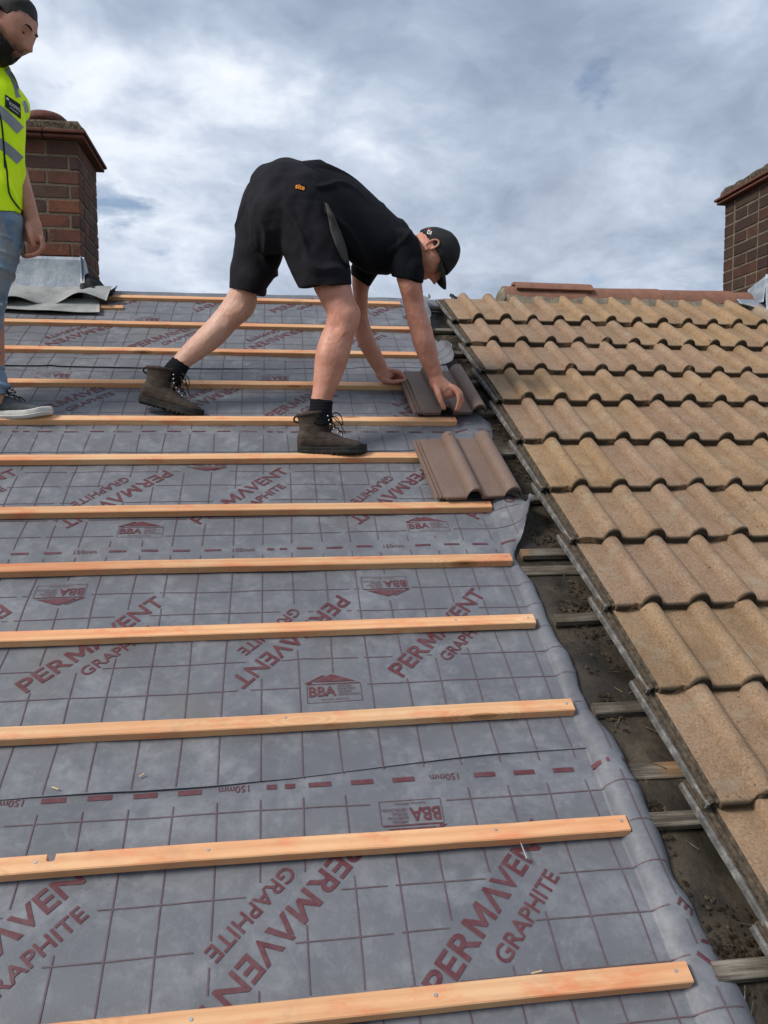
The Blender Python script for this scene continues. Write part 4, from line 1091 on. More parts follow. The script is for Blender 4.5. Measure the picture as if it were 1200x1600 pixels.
class Head:
    def __init__(s, c, face, crown, k=1.0):
        s.c = Vector(c); s.y = Vector(face).normalized(); z = Vector(crown); s.z = (z-s.y*z.dot(s.y)).normalized(); s.x = s.y.cross(s.z); s.k = k
    def w(s, p): return s.c+(s.x*p.x+s.y*p.y+s.z*p.z)*s.k
    def add(s, bm):
        U, Vn = 72, 56; rows = []
        for j in range(1, Vn):
            ph = math.pi*j/Vn
            rows.append([bm.verts.new(s.w(head_pt(Vector((math.sin(ph)*math.cos(2*math.pi*i/U), math.sin(ph)*math.sin(2*math.pi*i/U), math.cos(ph)))))) for i in range(U)])
        t = bm.verts.new(s.w(head_pt(Vector((0, 0, 1))))); b = bm.verts.new(s.w(head_pt(Vector((0, 0, -1)))))
        for A, B in zip(rows, rows[1:]):
            for i in range(U): bm.faces.new((A[i], B[i], B[(i+1) % U], A[(i+1) % U]))
        for i in range(U): bm.faces.new((t, rows[0][i], rows[0][(i+1) % U])); bm.faces.new((b, rows[-1][(i+1) % U], rows[-1][i]))
        for sx in (-1, 1):       # ears: rim, lobe
            c0 = Vector((sx*.079, -.008, .008))
            pts = [c0+Vector((sx*(.006+.006*math.sin(a)), -.006-.017*math.cos(a), .030*math.sin(a))) for a in [math.radians(q) for q in range(-110, 200, 30)]]
            tube_bm(bm, [s.w(p) for p in pts], [.0052*s.k]*len(pts), 8, 2)
            ellipsoid_bm(bm, s.w(c0+Vector((-sx*.002, -.004, -.002))), s.x*.006*s.k, s.y*.015*s.k, s.z*.026*s.k, 12)
            ellipsoid_bm(bm, s.w(c0+Vector((sx*.003, .004, -.030))), s.x*.005*s.k, s.y*.008*s.k, s.z*.009*s.k, 10)
    def shell(s, test, off, U=120, Vn=90, th=.006):
        bm = bmesh.new(); G = {}
        def vert(i, j, o):
            key = (i % U, j, o)
            if key not in G:
                ph = math.pi*j/Vn; d = Vector((math.sin(ph)*math.cos(2*math.pi*i/U), math.sin(ph)*math.sin(2*math.pi*i/U), math.cos(ph)))
                G[key] = bm.verts.new(s.w(head_pt(d)+d*(off(d) if o else -th)))
            return G[key]
        ins = {}
        for j in range(1, Vn-1):
            for i in range(U):
                ph = math.pi*(j+.5)/Vn; a = 2*math.pi*(i+.5)/U; d = Vector((math.sin(ph)*math.cos(a), math.sin(ph)*math.sin(a), math.cos(ph))); ins[i, j] = test(d)
        for (i, j), ok in ins.items():
            if not ok: continue
            bm.faces.new((vert(i, j, 1), vert(i, j+1, 1), vert(i+1, j+1, 1), vert(i+1, j, 1)))
            bm.faces.new((vert(i, j, 0), vert(i+1, j, 0), vert(i+1, j+1, 0), vert(i, j+1, 0)))
            for (di, dj, e) in ((0, -1, ((i+1, j), (i, j))), (0, 1, ((i, j+1), (i+1, j+1))), (-1, 0, ((i, j), (i, j+1))), (1, 0, ((i+1, j+1), (i+1, j)))):
                if not ins.get(((i+di) % U, j+dj), False):
                    (a, b), (c, d_) = e; bm.faces.new((vert(a, b, 1), vert(c, d_, 1), vert(c, d_, 0), vert(a, b, 0)))
        if 1 in [j for (i, j), ok in ins.items() if ok and j == 1]:
            bm.faces.new([vert(i, 1, 1) for i in range(U)])
        bmesh.ops.smooth_vert(bm, verts=bm.verts[:], factor=.5, use_axis_x=True, use_axis_y=True, use_axis_z=True)
        bmesh.ops.recalc_face_normals(bm, faces=bm.faces)
        return from_bm('shell', bm)
def V3(x, y, Y): return at(x, y, Y)

# ================================================================ bending worker
WK = empty('person', RP(.05, 2.66, .03)); tag(WK, 'bending worker in black T-shirt, shorts and cap laying a brown tile', 'person', 'people at work')
hd = Head(at(671, 398, 3.16), (.36, -.10, -.92), (.90, -.05, .40), .92)
def worker_body():
    bm = bmesh.new()
    # near (right) leg
    loft_bm(bm, [ringP(440, 330, 520, 330, 3.03, .10), ringP(462, 380, 530, 378, 3.02, .09), ringP(478, 415, 537, 412, 3.01, .078), ringP(489, 448, 548, 444, 3.0, .070), ringP(502, 474, 554, 468, 2.99, .062), ringP(510, 492, 563, 487, 2.985, .060),
                 ringP(508, 508, 561, 507, 2.98, .056), ringP(500, 527, 552, 530, 2.975, .056), ringP(493, 555, 545, 560, 2.97, .058), ringP(490, 580, 537, 582, 2.965, .052), ringP(488, 605, 527, 606, 2.96, .042), ringP(486, 626, 518, 628, 2.955, .035), ringP(482, 655, 514, 654, 2.95, .037)], 24, 4)
    ellipsoid_bm(bm, at(551, 488, 2.985), Vector((.026, 0, 0)), Vector((0, .034, 0)), Vector((0, 0, .036)), 14)          # kneecap
    
    # far (left) leg
    loft_bm(bm, [ringP(378, 330, 452, 330, 3.18, .10), ringP(366, 400, 440, 400, 3.2, .09), ringP(364, 440, 405, 450, 3.21, .072), ringP(352, 465, 401, 474, 3.22, .066), ringP(340, 482, 392, 494, 3.22, .062), ringP(326, 499, 370, 513, 3.225, .058),
                 ringP(309, 517, 348, 536, 3.23, .056), ringP(288, 538, 320, 558, 3.235, .044), ringP(270, 559, 295, 575, 3.24, .036), ringP(254, 577, 282, 592, 3.245, .037)], 24, 4)
    ellipsoid_bm(bm, at(378, 488, 3.205), Vector((.03, 0, -.012)), Vector((0, .034, 0)), Vector((.012, 0, .03)), 14)
    # trunk
    loft_bm(bm, [ringP(400, 290, 440, 385, 3.1, .15), ringP(440, 265, 500, 385, 3.1, .15), ringP(500, 270, 545, 380, 3.12, .135), ringP(560, 300, 575, 412, 3.17, .14), ringP(605, 335, 605, 415, 3.2, .15), ringP(636, 366, 636, 414, 3.2, .10)], 24, 4, round0=.05, round1=.03)
    # neck
    loft_bm(bm, [ringP(622, 362, 630, 420, 3.19, .07), ringP(645, 368, 648, 420, 3.18, .058), ringP(662, 374, 662, 420, 3.175, .055)], 20, 4, round1=.02)
    hd.add(bm)
    # near (right) arm
    loft_bm(bm, [ringP(608, 385, 655, 395, 3.08, .058), ringP(614, 415, 658, 420, 3.08, .055), ringP(620, 438, 659, 442, 3.08, .050), ringP(627, 462, 662, 466, 3.09, .045), ringP(632, 482, 665, 484, 3.095, .043), ringP(637, 503, 673, 505, 3.10, .043),
                 ringP(641, 520, 677, 522, 3.105, .044), ringP(646, 540, 681, 541, 3.11, .042), ringP(656, 566, 687, 566, 3.12, .034), ringP(666, 584, 691, 585, 3.125, .026), ringP(671, 596, 696, 595, 3.13, .024)], 22, 4, round0=.04, round1=.01)
    ellipsoid_bm(bm, at(657, 506, 3.078), Vector((.020, 0, 0)), Vector((0, .020, 0)), Vector((0, 0, .024)), 10)          # elbow
    # far (left) arm
    loft_bm(bm, [ringP(566, 385, 605, 390, 3.32, .055), ringP(552, 420, 586, 428, 3.35, .050), ringP(550, 442, 577, 448, 3.37, .046), ringP(552, 465, 575, 468, 3.38, .042), ringP(554, 490, 575, 491, 3.40, .040), ringP(554, 513, 580, 514, 3.41, .042),
                 ringP(559, 537, 588, 534, 3.42, .040), ringP(572, 561, 597, 553, 3.43, .032), ringP(584, 580, 604, 570, 3.44, .026), ringP(590, 590, 607, 578, 3.445, .025)], 20, 4, round0=.04, round1=.01)
    # near hand: back of the hand, four fingers closing over the tile's roll, thumb on this side
    Yh = 3.125
    loft_bm(bm, [ringP(670, 590, 695, 590, Yh, .024), ringP(671, 600, 702, 597, Yh+.002, .030), ringP(676, 609, 709, 602, Yh+.006, .034), ringP(684, 616, 713, 608, Yh+.010, .035), ringP(689, 622, 714, 615, Yh+.012, .033)], 18, 4, round1=.010)
    R_ = .0088
    tube_bm(bm, [V3(706, 604, Yh-.018), V3(715, 614, Yh-.030), V3(717, 627, Yh-.030), V3(713, 640, Yh-.020)], [.0105, .0098, .0090, .0078], 10)      # index
    tube_bm(bm, [V3(709, 605, Yh+.004), V3(719, 615, Yh-.004), V3(721, 628, Yh-.004), V3(717, 640, Yh+.004)], [.0105, .0098, .0090, .0078], 10)
    tube_bm(bm, [V3(709, 605, Yh+.024), V3(719, 613, Yh+.022), V3(721, 625, Yh+.022), V3(718, 635, Yh+.028)], [.0100, .0094, .0086, .0075], 10)
    tube_bm(bm, [V3(707, 605, Yh+.040), V3(716, 612, Yh+.044), V3(718, 621, Yh+.044), V3(716, 629, Yh+.046)], [.0090, .0084, .0078, .0068], 10)
    tube_bm(bm, [V3(680, 602, Yh-.014), V3(685, 615, Yh-.034), V3(689, 627, Yh-.040), V3(694, 638, Yh-.034)], [.0135, .0120, .0105, .0085], 10)      # thumb
    # far hand: knuckles up, thumb and finger pinching the tile's upper corner
    Yf = 3.445
    loft_bm(bm, [ringP(586, 587, 606, 573, Yf, .026), ringP(592, 594, 612, 577, Yf, .032), ringP(601, 598, 617, 581, Yf, .034)], 16, 4, round1=.012)
    tube_bm(bm, [V3(612, 580, Yf-.022), V3(622, 581, Yf-.026), V3(629, 587, Yf-.022), V3(634, 593, Yf-.012)], [.0105, .0098, .0088, .0075], 10)
    tube_bm(bm, [V3(614, 584, Yf-.002), V3(623, 586, Yf-.004), V3(626, 594, Yf-.002), V3(618, 598, Yf+.004)], [.0105, .0098, .0088, .0078], 10)
    tube_bm(bm, [V3(613, 588, Yf+.018), V3(620, 590, Yf+.018), V3(621, 597, Yf+.018), V3(612, 600, Yf+.020)], [.0098, .0092, .0084, .0075], 10)
    tube_bm(bm, [V3(609, 591, Yf+.034), V3(615, 594, Yf+.036), V3(615, 599, Yf+.036), V3(608, 600, Yf+.036)], [.0088, .0082, .0076, .0068], 10)
    tube_bm(bm, [V3(600, 594, Yf-.030), V3(612, 597, Yf-.042), V3(622, 596, Yf-.036), V3(632, 595, Yf-.020)], [.0125, .0112, .0098, .0080], 10)
    me = voxel(bm, .0036, 3)
    return me
body = worker_body()
MUSCLE = [(at(x, y, Y), sg, am) for x, y, Y, sg, am in ((506, 550, 2.915, .045, .009), (534, 560, 2.92, .035, .004), (523, 512, 2.93, .022, -.006), (548, 490, 2.925, .026, .005), (520, 470, 2.94, .02, -.004), (535, 455, 2.94, .03, .005),
          (497, 600, 2.93, .03, -.003), (330, 522, 3.17, .045, .009), (350, 500, 3.17, .025, -.005), (380, 485, 3.16, .025, .004), (636, 455, 3.04, .03, .005), (652, 470, 3.05, .02, -.004), (662, 530, 3.06, .032, .006), (676, 575, 3.1, .02, -.002))]
def veins(p):
    q = Vector(p); mu = 0.0
    for c_, sg, am in MUSCLE:
        d2 = (q-c_).length_squared
        if d2 < 9*sg*sg: mu += am*math.exp(-d2/(sg*sg))
    vein = max(0, 1-abs(N3(p[0]*13, p[1]*13, p[2]*7))*16)*.0011
    return mu+.0020*N3(p[0]*17, p[1]*17, p[2]*13)+.0009*N3(p[0]*60, p[1]*60, p[2]*60)+vein
wrinkle(body, veins)
finish('body', body, 'skin_worker', WK)
def worker_clothes():
    # shorts
    bm = bmesh.new()
    loft_bm(bm, [ringP(392, 275, 402, 392, 3.11, .13), ringP(410, 256, 425, 398, 3.10, .165), ringP(440, 247, 465, 396, 3.09, .175), ringP(475, 250, 505, 385, 3.09, .168), ringP(500, 262, 528, 376, 3.10, .155)], 28, 4, round0=.035, round1=.02)
    def leg(rows, hem):
        loft_bm(bm, rows, 28, 4, p=.94, round0=.03)
    leg([ringP(398, 310, 530, 318, 3.04, .125), ringP(425, 360, 537, 356, 3.03, .125), ringP(444, 402, 545, 394, 3.02, .116), ringP(455, 427, 548, 420, 3.005, .108), ringP(466, 451, 549, 444, 3.0, .100)], None)
    leg([ringP(386, 285, 450, 300, 3.15, .11), ringP(374, 315, 455, 325, 3.17, .125), ringP(370, 350, 452, 362, 3.19, .120), ringP(364, 400, 442, 404, 3.21, .112), ringP(359, 428, 428, 436, 3.215, .104), ringP(357, 450, 414, 462, 3.22, .098)], None)
    me = voxel(bm, .0052, 5)
    cen = at(448, 325, 3.1)
    def wr(p):
        q = Vector(p)-cen
        d = .008*N3(q.x*9+q.z*5, q.y*9, q.z*7-q.x*9)+.0045*N3(q.x*20-q.z*12, q.y*16, q.z*13+q.x*10)
        ridge_ = .010*max(0, 1-abs(math.sin((q.x*.75+q.z*.55)*21+3*N3(q.x*5, q.y*5, q.z*5)))*2.2)
        return d+ridge_*sstep(.05, -.12, q.z)-.002
    wrinkle(me, wr)
    sh = finish('shorts', me, 'black_shorts', WK)
    # T-shirt
    bm = bmesh.new()
    loft_bm(bm, [ringP(472, 250, 546, 408, 3.11, .178), ringP(497, 253, 560, 419, 3.12, .180), ringP(522, 261, 572, 426, 3.14, .180), ringP(558, 283, 588, 430, 3.17, .180), ringP(592, 311, 603, 429, 3.19, .188), ringP(622, 338, 622, 424, 3.19, .170), ringP(646, 360, 640, 412, 3.185, .095)], 32, 4, round0=.02)
    loft_bm(bm, [ringP(596, 355, 655, 372, 3.11, .085), ringP(604, 390, 660, 396, 3.09, .078), ringP(608, 415, 661, 420, 3.08, .068), ringP(612, 432, 660, 442, 3.08, .062)], 22, 4, round0=.03)
    loft_bm(bm, [ringP(566, 375, 612, 385, 3.31, .075), ringP(552, 408, 596, 420, 3.34, .065), ringP(548, 430, 578, 449, 3.365, .058)], 22, 4, round0=.03)
    me = voxel(bm, .0052, 4)
    c2 = at(570, 350, 3.15)
    def wr2(p):
        q = Vector(p)-c2
        d = .005*N3(q.x*8, q.y*9, q.z*9)
        along = (q.x*.55+q.z*.85)
        f = .012*max(0, 1-abs(math.sin(along*26+4*N3(q.x*4, q.y*4, q.z*4)))*1.7)*sstep(.10, -.20, q.x)
        g = .010*max(0, 1-abs(math.sin((q.x*.9-q.z*.3)*24+3*N3(q.x*5, q.y*3, q.z*5+7)))*1.8)*sstep(.0, .2, q.x)
        return d+f+g-.001
    wrinkle(me, wr2)
    ts = finish('t_shirt', me, 'black_shirt', WK)
    # print on the seat pocket, pocket edging
    lab = grid_patch(.040, .021, 6, 4)
    decal('pocket_label', lab, 'black_shirt', sh.data, WK, 469, 292, CR*.97-CU*.25, CU, 1.0, .002, sh)
    decal('pocket_lettering', fit_text('site', .034, .0165, .02, .02), 'orange_print', sh.data, WK, 469, 292, CR*.97-CU*.25, CU, 1.0, .0036, sh)
    return sh, ts
SH, TS = worker_clothes()
def side_patch():            # grey pocket flap hanging at the near hip
    pts = [(509, 318), (516, 338), (524, 362), (533, 385), (541, 408), (545, 416)]
    wd = [(1, 3), (4, 7), (8, 9), (9, 8), (7, 5), (2, 2)]
    T = [[], []]
    bvh = BVHTree.FromPolygons([v.co+WK.location for v in SH.data.vertices], [tuple(p.vertices) for p in SH.data.polygons])
    bvt = BVHTree.FromPolygons([v.co+WK.location for v in TS.data.vertices], [tuple(p.vertices) for p in TS.data.polygons])
    vs, fs = [], []; n = 20; m = 6
    for a in range(n+1):
        t = a/n*(len(pts)-1); x = float(np.interp(t, range(len(pts)), [p[0] for p in pts])); y = float(np.interp(t, range(len(pts)), [p[1] for p in pts]))
        l = float(np.interp(t, range(len(pts)), [q[0] for q in wd])); r = float(np.interp(t, range(len(pts)), [q[1] for q in wd]))
        for b in range(m+1):
            xx = x-l+(l+r)*b/m; d = ray(xx, y+ (b-m/2)*.6).normalized()
            ds = [q[3] for q in (bvh.ray_cast(CAMP, d), bvt.ray_cast(CAMP, d)) if q[0] is not None]
            dist = (min(ds) if ds else 3.0)-.004-.006*math.sin(math.pi*b/m)
            vs.append(CAMP+d*dist-WK.location)
    for a in range(n):
        for b in range(m): k = a*(m+1)+b; fs.append((k, k+1, k+m+2, k+m+1))
    o = obj('pocket_flap', mesh('pocket_flap', vs, fs), 'grey_patch', SH, True)
    md = o.modifiers.new('t', 'SOLIDIFY'); md.thickness = .002
side_patch()
# socks
def sock(rows, name='sock'):
    bm = bmesh.new(); loft_bm(bm, rows, 22, 4)
    me = voxel(bm, .004, 2)
    wrinkle(me, lambda p: .0012*math.sin(p[2]*520+4*N3(p[0]*20, p[1]*20))+.0015*N3(p[0]*30, p[1]*30, p[2]*30))
    finish(name, me, 'black_sock', WK)
sock([ringP(484.5, 622, 521, 626, 2.956, .040), ringP(483, 638, 519, 640, 2.95, .042), ringP(478, 664, 520, 664, 2.945, .044)])
sock([ringP(271, 557, 297, 574, 3.24, .041), ringP(260, 568, 290, 586, 3.243, .043), ringP(246, 588, 282, 606, 3.245, .045)])
# boots, in their own frame: x forward, z up, sole on z = 0
def boot_parts():
    bm = bmesh.new()
    def slice_(x, zt, hw, zb=.018):
        return np.array([x, 0, (zt+zb)/2, 0, 0, (zt-zb)/2, 0, hw, 0])
    loft_bm(bm, [slice_(-.060, .085, .026), slice_(-.048, .10, .034), slice_(-.01, .11, .038), slice_(.04, .098, .040), (slice_(.085, .082, .043)), slice_(.125, .066, .047), slice_(.16, .058, .045), slice_(.185, .050, .036), slice_(.199, .036, .022)], 24, 4, p=.82, round0=.010, round1=.006)
    loft_bm(bm, [np.array([-.004, 0, .045, .054, 0, 0, 0, .037, 0]), np.array([-.002, 0, .085, .056, 0, .0, 0, .038, 0]), np.array([-.003, 0, .12, .055, 0, .004, 0, .041, 0]), np.array([-.006, 0, .150, .057, 0, .006, 0, .045, 0]), np.array([-.007, 0, .161, .059, 0, .006, 0, .047, 0])], 24, 4)
    # padded collar
    ringpts = [Vector((-.007+.056*math.cos(a), .044*math.sin(a), .160+.007*math.cos(a))) for a in np.linspace(0, 2*math.pi, 17)]
    tube_bm(bm, ringpts, [.0075]*17, 10, 2)
    # tongue
    loft_bm(bm, [np.array([.066, 0, .095, .012, 0, .008, 0, .026, 0]), np.array([.050, 0, .135, .010, 0, .006, 0, .026, 0]), np.array([.048, 0, .176, .009, 0, .004, 0, .022, 0])], 16, 3, round1=.006)
    up = voxel(bm, .0036, 2)
    wrinkle(up, lambda p: .0022*N3(p[0]*35, p[1]*35, p[2]*35)+.002*max(0, 1-abs(math.sin((p[0]*.8+p[2])*75+2*N3(p[0]*15, p[1]*15, p[2]*15)))*2.4)*(1 if p[2] > .05 and p[0] > -.03 else .2)-.0012*max(0, 1-abs(p[2]-.062-.25*max(0, p[0]-.05))*220)-.0012*max(0, 1-abs(p[2]-.118)*220))
    # rubber sole with cleats and a rand
    bm = bmesh.new(); out = []
    def outline(g): return [(-.062-g, .0), (-.055-g, .026+g), (-.02, .034+g), (.03, .033+g), (.08, .039+g), (.125, .048+g), (.165, .044+g), (.193+g*.5, .028+g*.6), (.204+g, 0)]
    def ring(g, z):
        half = outline(g); pts = half+[(x, -y) for x, y in half[-2:0:-1]]
        rows = catmull([np.array(p) for p in pts+[pts[0]]], 4)[:-1]
        return [(x, y, z(x) if callable(z) else z) for x, y in rows]
    rand = lambda x: .030+.012*sstep(.12, .19, x)+.006*sstep(-.02, -.06, x)
    L = [ring(-.002, .006), ring(.003, .009), ring(.004, .018), ring(.002, .020), ring(.0035, .022), ring(.003, rand), ring(-.004, lambda x: rand(x)+.003)]
    V = [[bm.verts.new(p) for p in r] for r in L]
    for A, B in zip(V, V[1:]):
        for k in range(len(A)): bm.faces.new((A[k], A[(k+1) % len(A)], B[(k+1) % len(A)], B[k]))
    bm.faces.new(V[0][::-1]); bm.faces.new(V[-1])
    for i in range(14):
        x = -.058+.018*i
        if .035 < x < .06: continue
        for sy in (-1, 1):
            yw = float(np.interp(x, [-.06, -.02, .03, .125, .165, .2], [.022, .034, .033, .047, .042, .018]))
            box_bm(x, x+.011, sy*yw*.35 if sy > 0 else -yw, yw if sy > 0 else -yw*.35, 0, .008, .0015, bm)
    sole = from_bm('sole', bm, True); shade_auto(sole, 45)
    # laces: crossings up the front, a bow, eyelets
    bm = bmesh.new()
    cr = [(.105, .076, .020), (.090, .088, .022), (.075, .101, .024), (.062, .118, .026), (.056, .134, .027), (.052, .150, .027)]
    for a, b in zip(cr, cr[1:]):
        for s_ in (-1, 1):
            tube_bm(bm, [Vector((a[0]+.006, s_*a[2], a[1]+.004)), Vector(((a[0]+b[0])/2+.012, 0, (a[1]+b[1])/2+.010)), Vector((b[0]+.006, -s_*b[2], b[1]+.004))], [.0022]*3, 6, 3)
    for s_ in (-1, 1):
        tube_bm(bm, [Vector((.066, 0, .152)), Vector((.085, s_*.018, .165)), Vector((.105, s_*.030, .150)), Vector((.112, s_*.030, .120)), Vector((.098, s_*.022, .125)), Vector((.070, 0, .150))], [.0019]*6, 6, 4)
        tube_bm(bm, [Vector((.066, 0, .152)), Vector((.092, s_*.03, .142)), Vector((.110, s_*.042, .105)), Vector((.122, s_*.046, .085))], [.0018]*4, 6, 4)
    lace = from_bm('laces', bm)
    bm = bmesh.new()
    for (x, z, y) in cr:
        for s_ in (-1, 1): bmesh.ops.create_uvsphere(bm, u_segments=8, v_segments=6, radius=.0034, matrix=Matrix.Translation((x+.003, s_*(y+.004), z)))
    eye = from_bm('eyelets', bm)
    bm = bmesh.new(); tube_bm(bm, [Vector((-.063, 0, .150)), Vector((-.075, 0, .146)), Vector((-.076, 0, .132)), Vector((-.062, 0, .126))], [.004]*4, 8, 3)
    tab = from_bm('pull_tab', bm)
    return up, sole, lace, eye, tab
BOOT = boot_parts()
for m_, k in zip(BOOT, ('boot_leather', 'boot_rubber', 'lace', 'steel', 'lace')): m_.materials.append(MATS[k])
def boot(pos, yaw, pitch, scale=1.0):
    M = Matrix.Translation(pos-WK.location) @ Matrix.Rotation(yaw, 4, 'Z') @ Matrix.Rotation(pitch, 4, 'Y') @ Matrix.Scale(scale, 4)
    b = obj('boot', BOOT[0], None, WK, True); b.matrix_local = M
    for nm, m_ in zip(('sole', 'laces', 'eyelets', 'pull_tab'), BOOT[1:]): obj(nm, m_, None, b, nm != 'sole' or None)
P = at(491, 711, 2.945); boot(P, -.10, .0, .96)
P = at(240, 636, 3.235); boot(P, -.12, .27, .96)
# cap
def cap():
    def test(d): return d.z > .10-.30*d.y-.06*abs(d.x) if d.y < .55 else d.z > -.06+.10*(1-d.y)
    def test2(d): return d.z > .12+.16*(d.y if d.y > 0 else d.y*.8)
    me = hd.shell(test2, lambda d: .011+.010*max(0, d.z)+.0015*N3(d.x*4, d.y*4, d.z*4), th=.001)
    c = finish('cap', me, 'cap_cloth', WK)
    # brim: a curved plate over the brow
    vs, fs = [], []; n, m = 18, 6
    for lay in (0, 1):
        for a in range(n+1):
            ang = math.radians(-62+124*a/n)
            for b in range(m+1):
                t = b/m; R0 = head_pt(Vector((math.sin(ang), math.cos(ang), .26)).normalized()); base = Vector((R0.x*1.06, R0.y*1.06, R0.z))
                ext = .062*math.cos(ang)**.8*t
                p = base+Vector((math.sin(ang)*.25*ext, ext, -.12*ext-.012*t*t-.020*(math.sin(ang)**2)*t-(.0025 if lay else 0)))
                vs.append(hd.w(p)-WK.location)
    k0 = (n+1)*(m+1)
    for a in range(n):
        for b in range(m):
            q = a*(m+1)+b; fs += [(q, q+1, q+m+2, q+m+1), (k0+q, k0+q+m+1, k0+q+m+2, k0+q+1)]
        q = a*(m+1)+m; fs.append((q, k0+q, k0+q+m+1, q+m+1))
    obj('brim', mesh('brim', vs, fs), 'cap_cloth', c, True)
    decal('cap_print', fit_text('DI', .016, .014, .02, .02), 'white_print', c.data, WK, 671, 363, CR*.9-CU*.35, CU, 1.0, .002, c)
    decal('cap_print', grid_patch(.014, .003, 4, 1), 'red_print', c.data, WK, 671, 358, CR*.9-CU*.35, CU, 1.0, .002, c)
cap()

# ================================================================ man in the high-visibility vest
MB = empty('person', RP(-1.15, 2.81, .03)); tag(MB, 'standing bearded man in yellow high-visibility vest and blue jeans at the left edge', 'person', 'people at work')
hb = Head(at(13, 46, 3.10), (.80, -.30, -.52), (.50, -.02, .80), 1.0)
YB = 3.17
def skin_man(t, co, r):
    col, bump, rg = skin((.47, .235, .16), (.41, .17, .115), (.29, .125, .085))(t, co, r)
    p = t.vmath('SUBTRACT', co, tuple(hb.c-MB.location))
    ax = [t.n('VectorMath', {'operation': 'DOT_PRODUCT'}, _0=p, _1=tuple(v_/k_)).outputs['Value'] for v_, k_ in ((hb.x, .076), (hb.y, .098), (hb.z, .120))]
    dx, dy, dz = ax; nz = t.math('MULTIPLY', t.math('SUBTRACT', t.noise(co, 45, 5, .7), .5), .28)
    rad = t.n('VectorMath', {'operation': 'LENGTH'}, _0=p).outputs['Value']
    near = t.math('LESS_THAN', rad, .135)
    jaw = t.math('SUBTRACT', t.math('ADD', t.math('MULTIPLY', t.math('MAXIMUM', t.math('SUBTRACT', .6, dy), 0.0), .62), -.33), dz)
    jaw = t.ramp(t.math('ADD', t.math('ADD', jaw, nz), .5), [(.38, 0.0), (.60, .85)])
    jaw = t.math('MULTIPLY', jaw, t.ramp(t.math('ADD', dy, .5), [(.30, 0.0), (.42, 1.0)]))
    mou = t.math('MULTIPLY', t.ramp(t.math('ABSOLUTE', t.math('ADD', dz, .40)), [(.03, .7), (.10, 0.0)]), t.math('MULTIPLY', t.math('GREATER_THAN', dy, .5), t.ramp(t.math('ABSOLUTE', dx), [(.22, 1.0), (.36, 0.0)])))
    tmp = t.ramp(t.math('ADD', t.math('ADD', t.math('SUBTRACT', dz, t.math('MULTIPLY', dy, .75)), nz), .3), [(.28, 0.0), (.62, .9)])
    tmp = t.math('MULTIPLY', tmp, t.math('GREATER_THAN', dz, -.12))
    m = t.math('MULTIPLY', t.math('MAXIMUM', t.math('MAXIMUM', jaw, mou), tmp), near)
    col = t.mix(m, col, (.030, .022, .018))
    lip = t.math('MULTIPLY', t.math('MULTIPLY', t.ramp(t.math('ABSOLUTE', t.math('ADD', dz, .505)), [(.03, .7), (.07, 0.0)]), t.math('GREATER_THAN', dy, .6)), t.ramp(t.math('ABSOLUTE', dx), [(.18, 1.0), (.30, 0.0)]))
    col = t.mix(t.math('MULTIPLY', lip, near), col, (.34, .12, .095))
    return col, bump, rg
mat('skin_tan', skin_man, .5, .35, 0, .12)
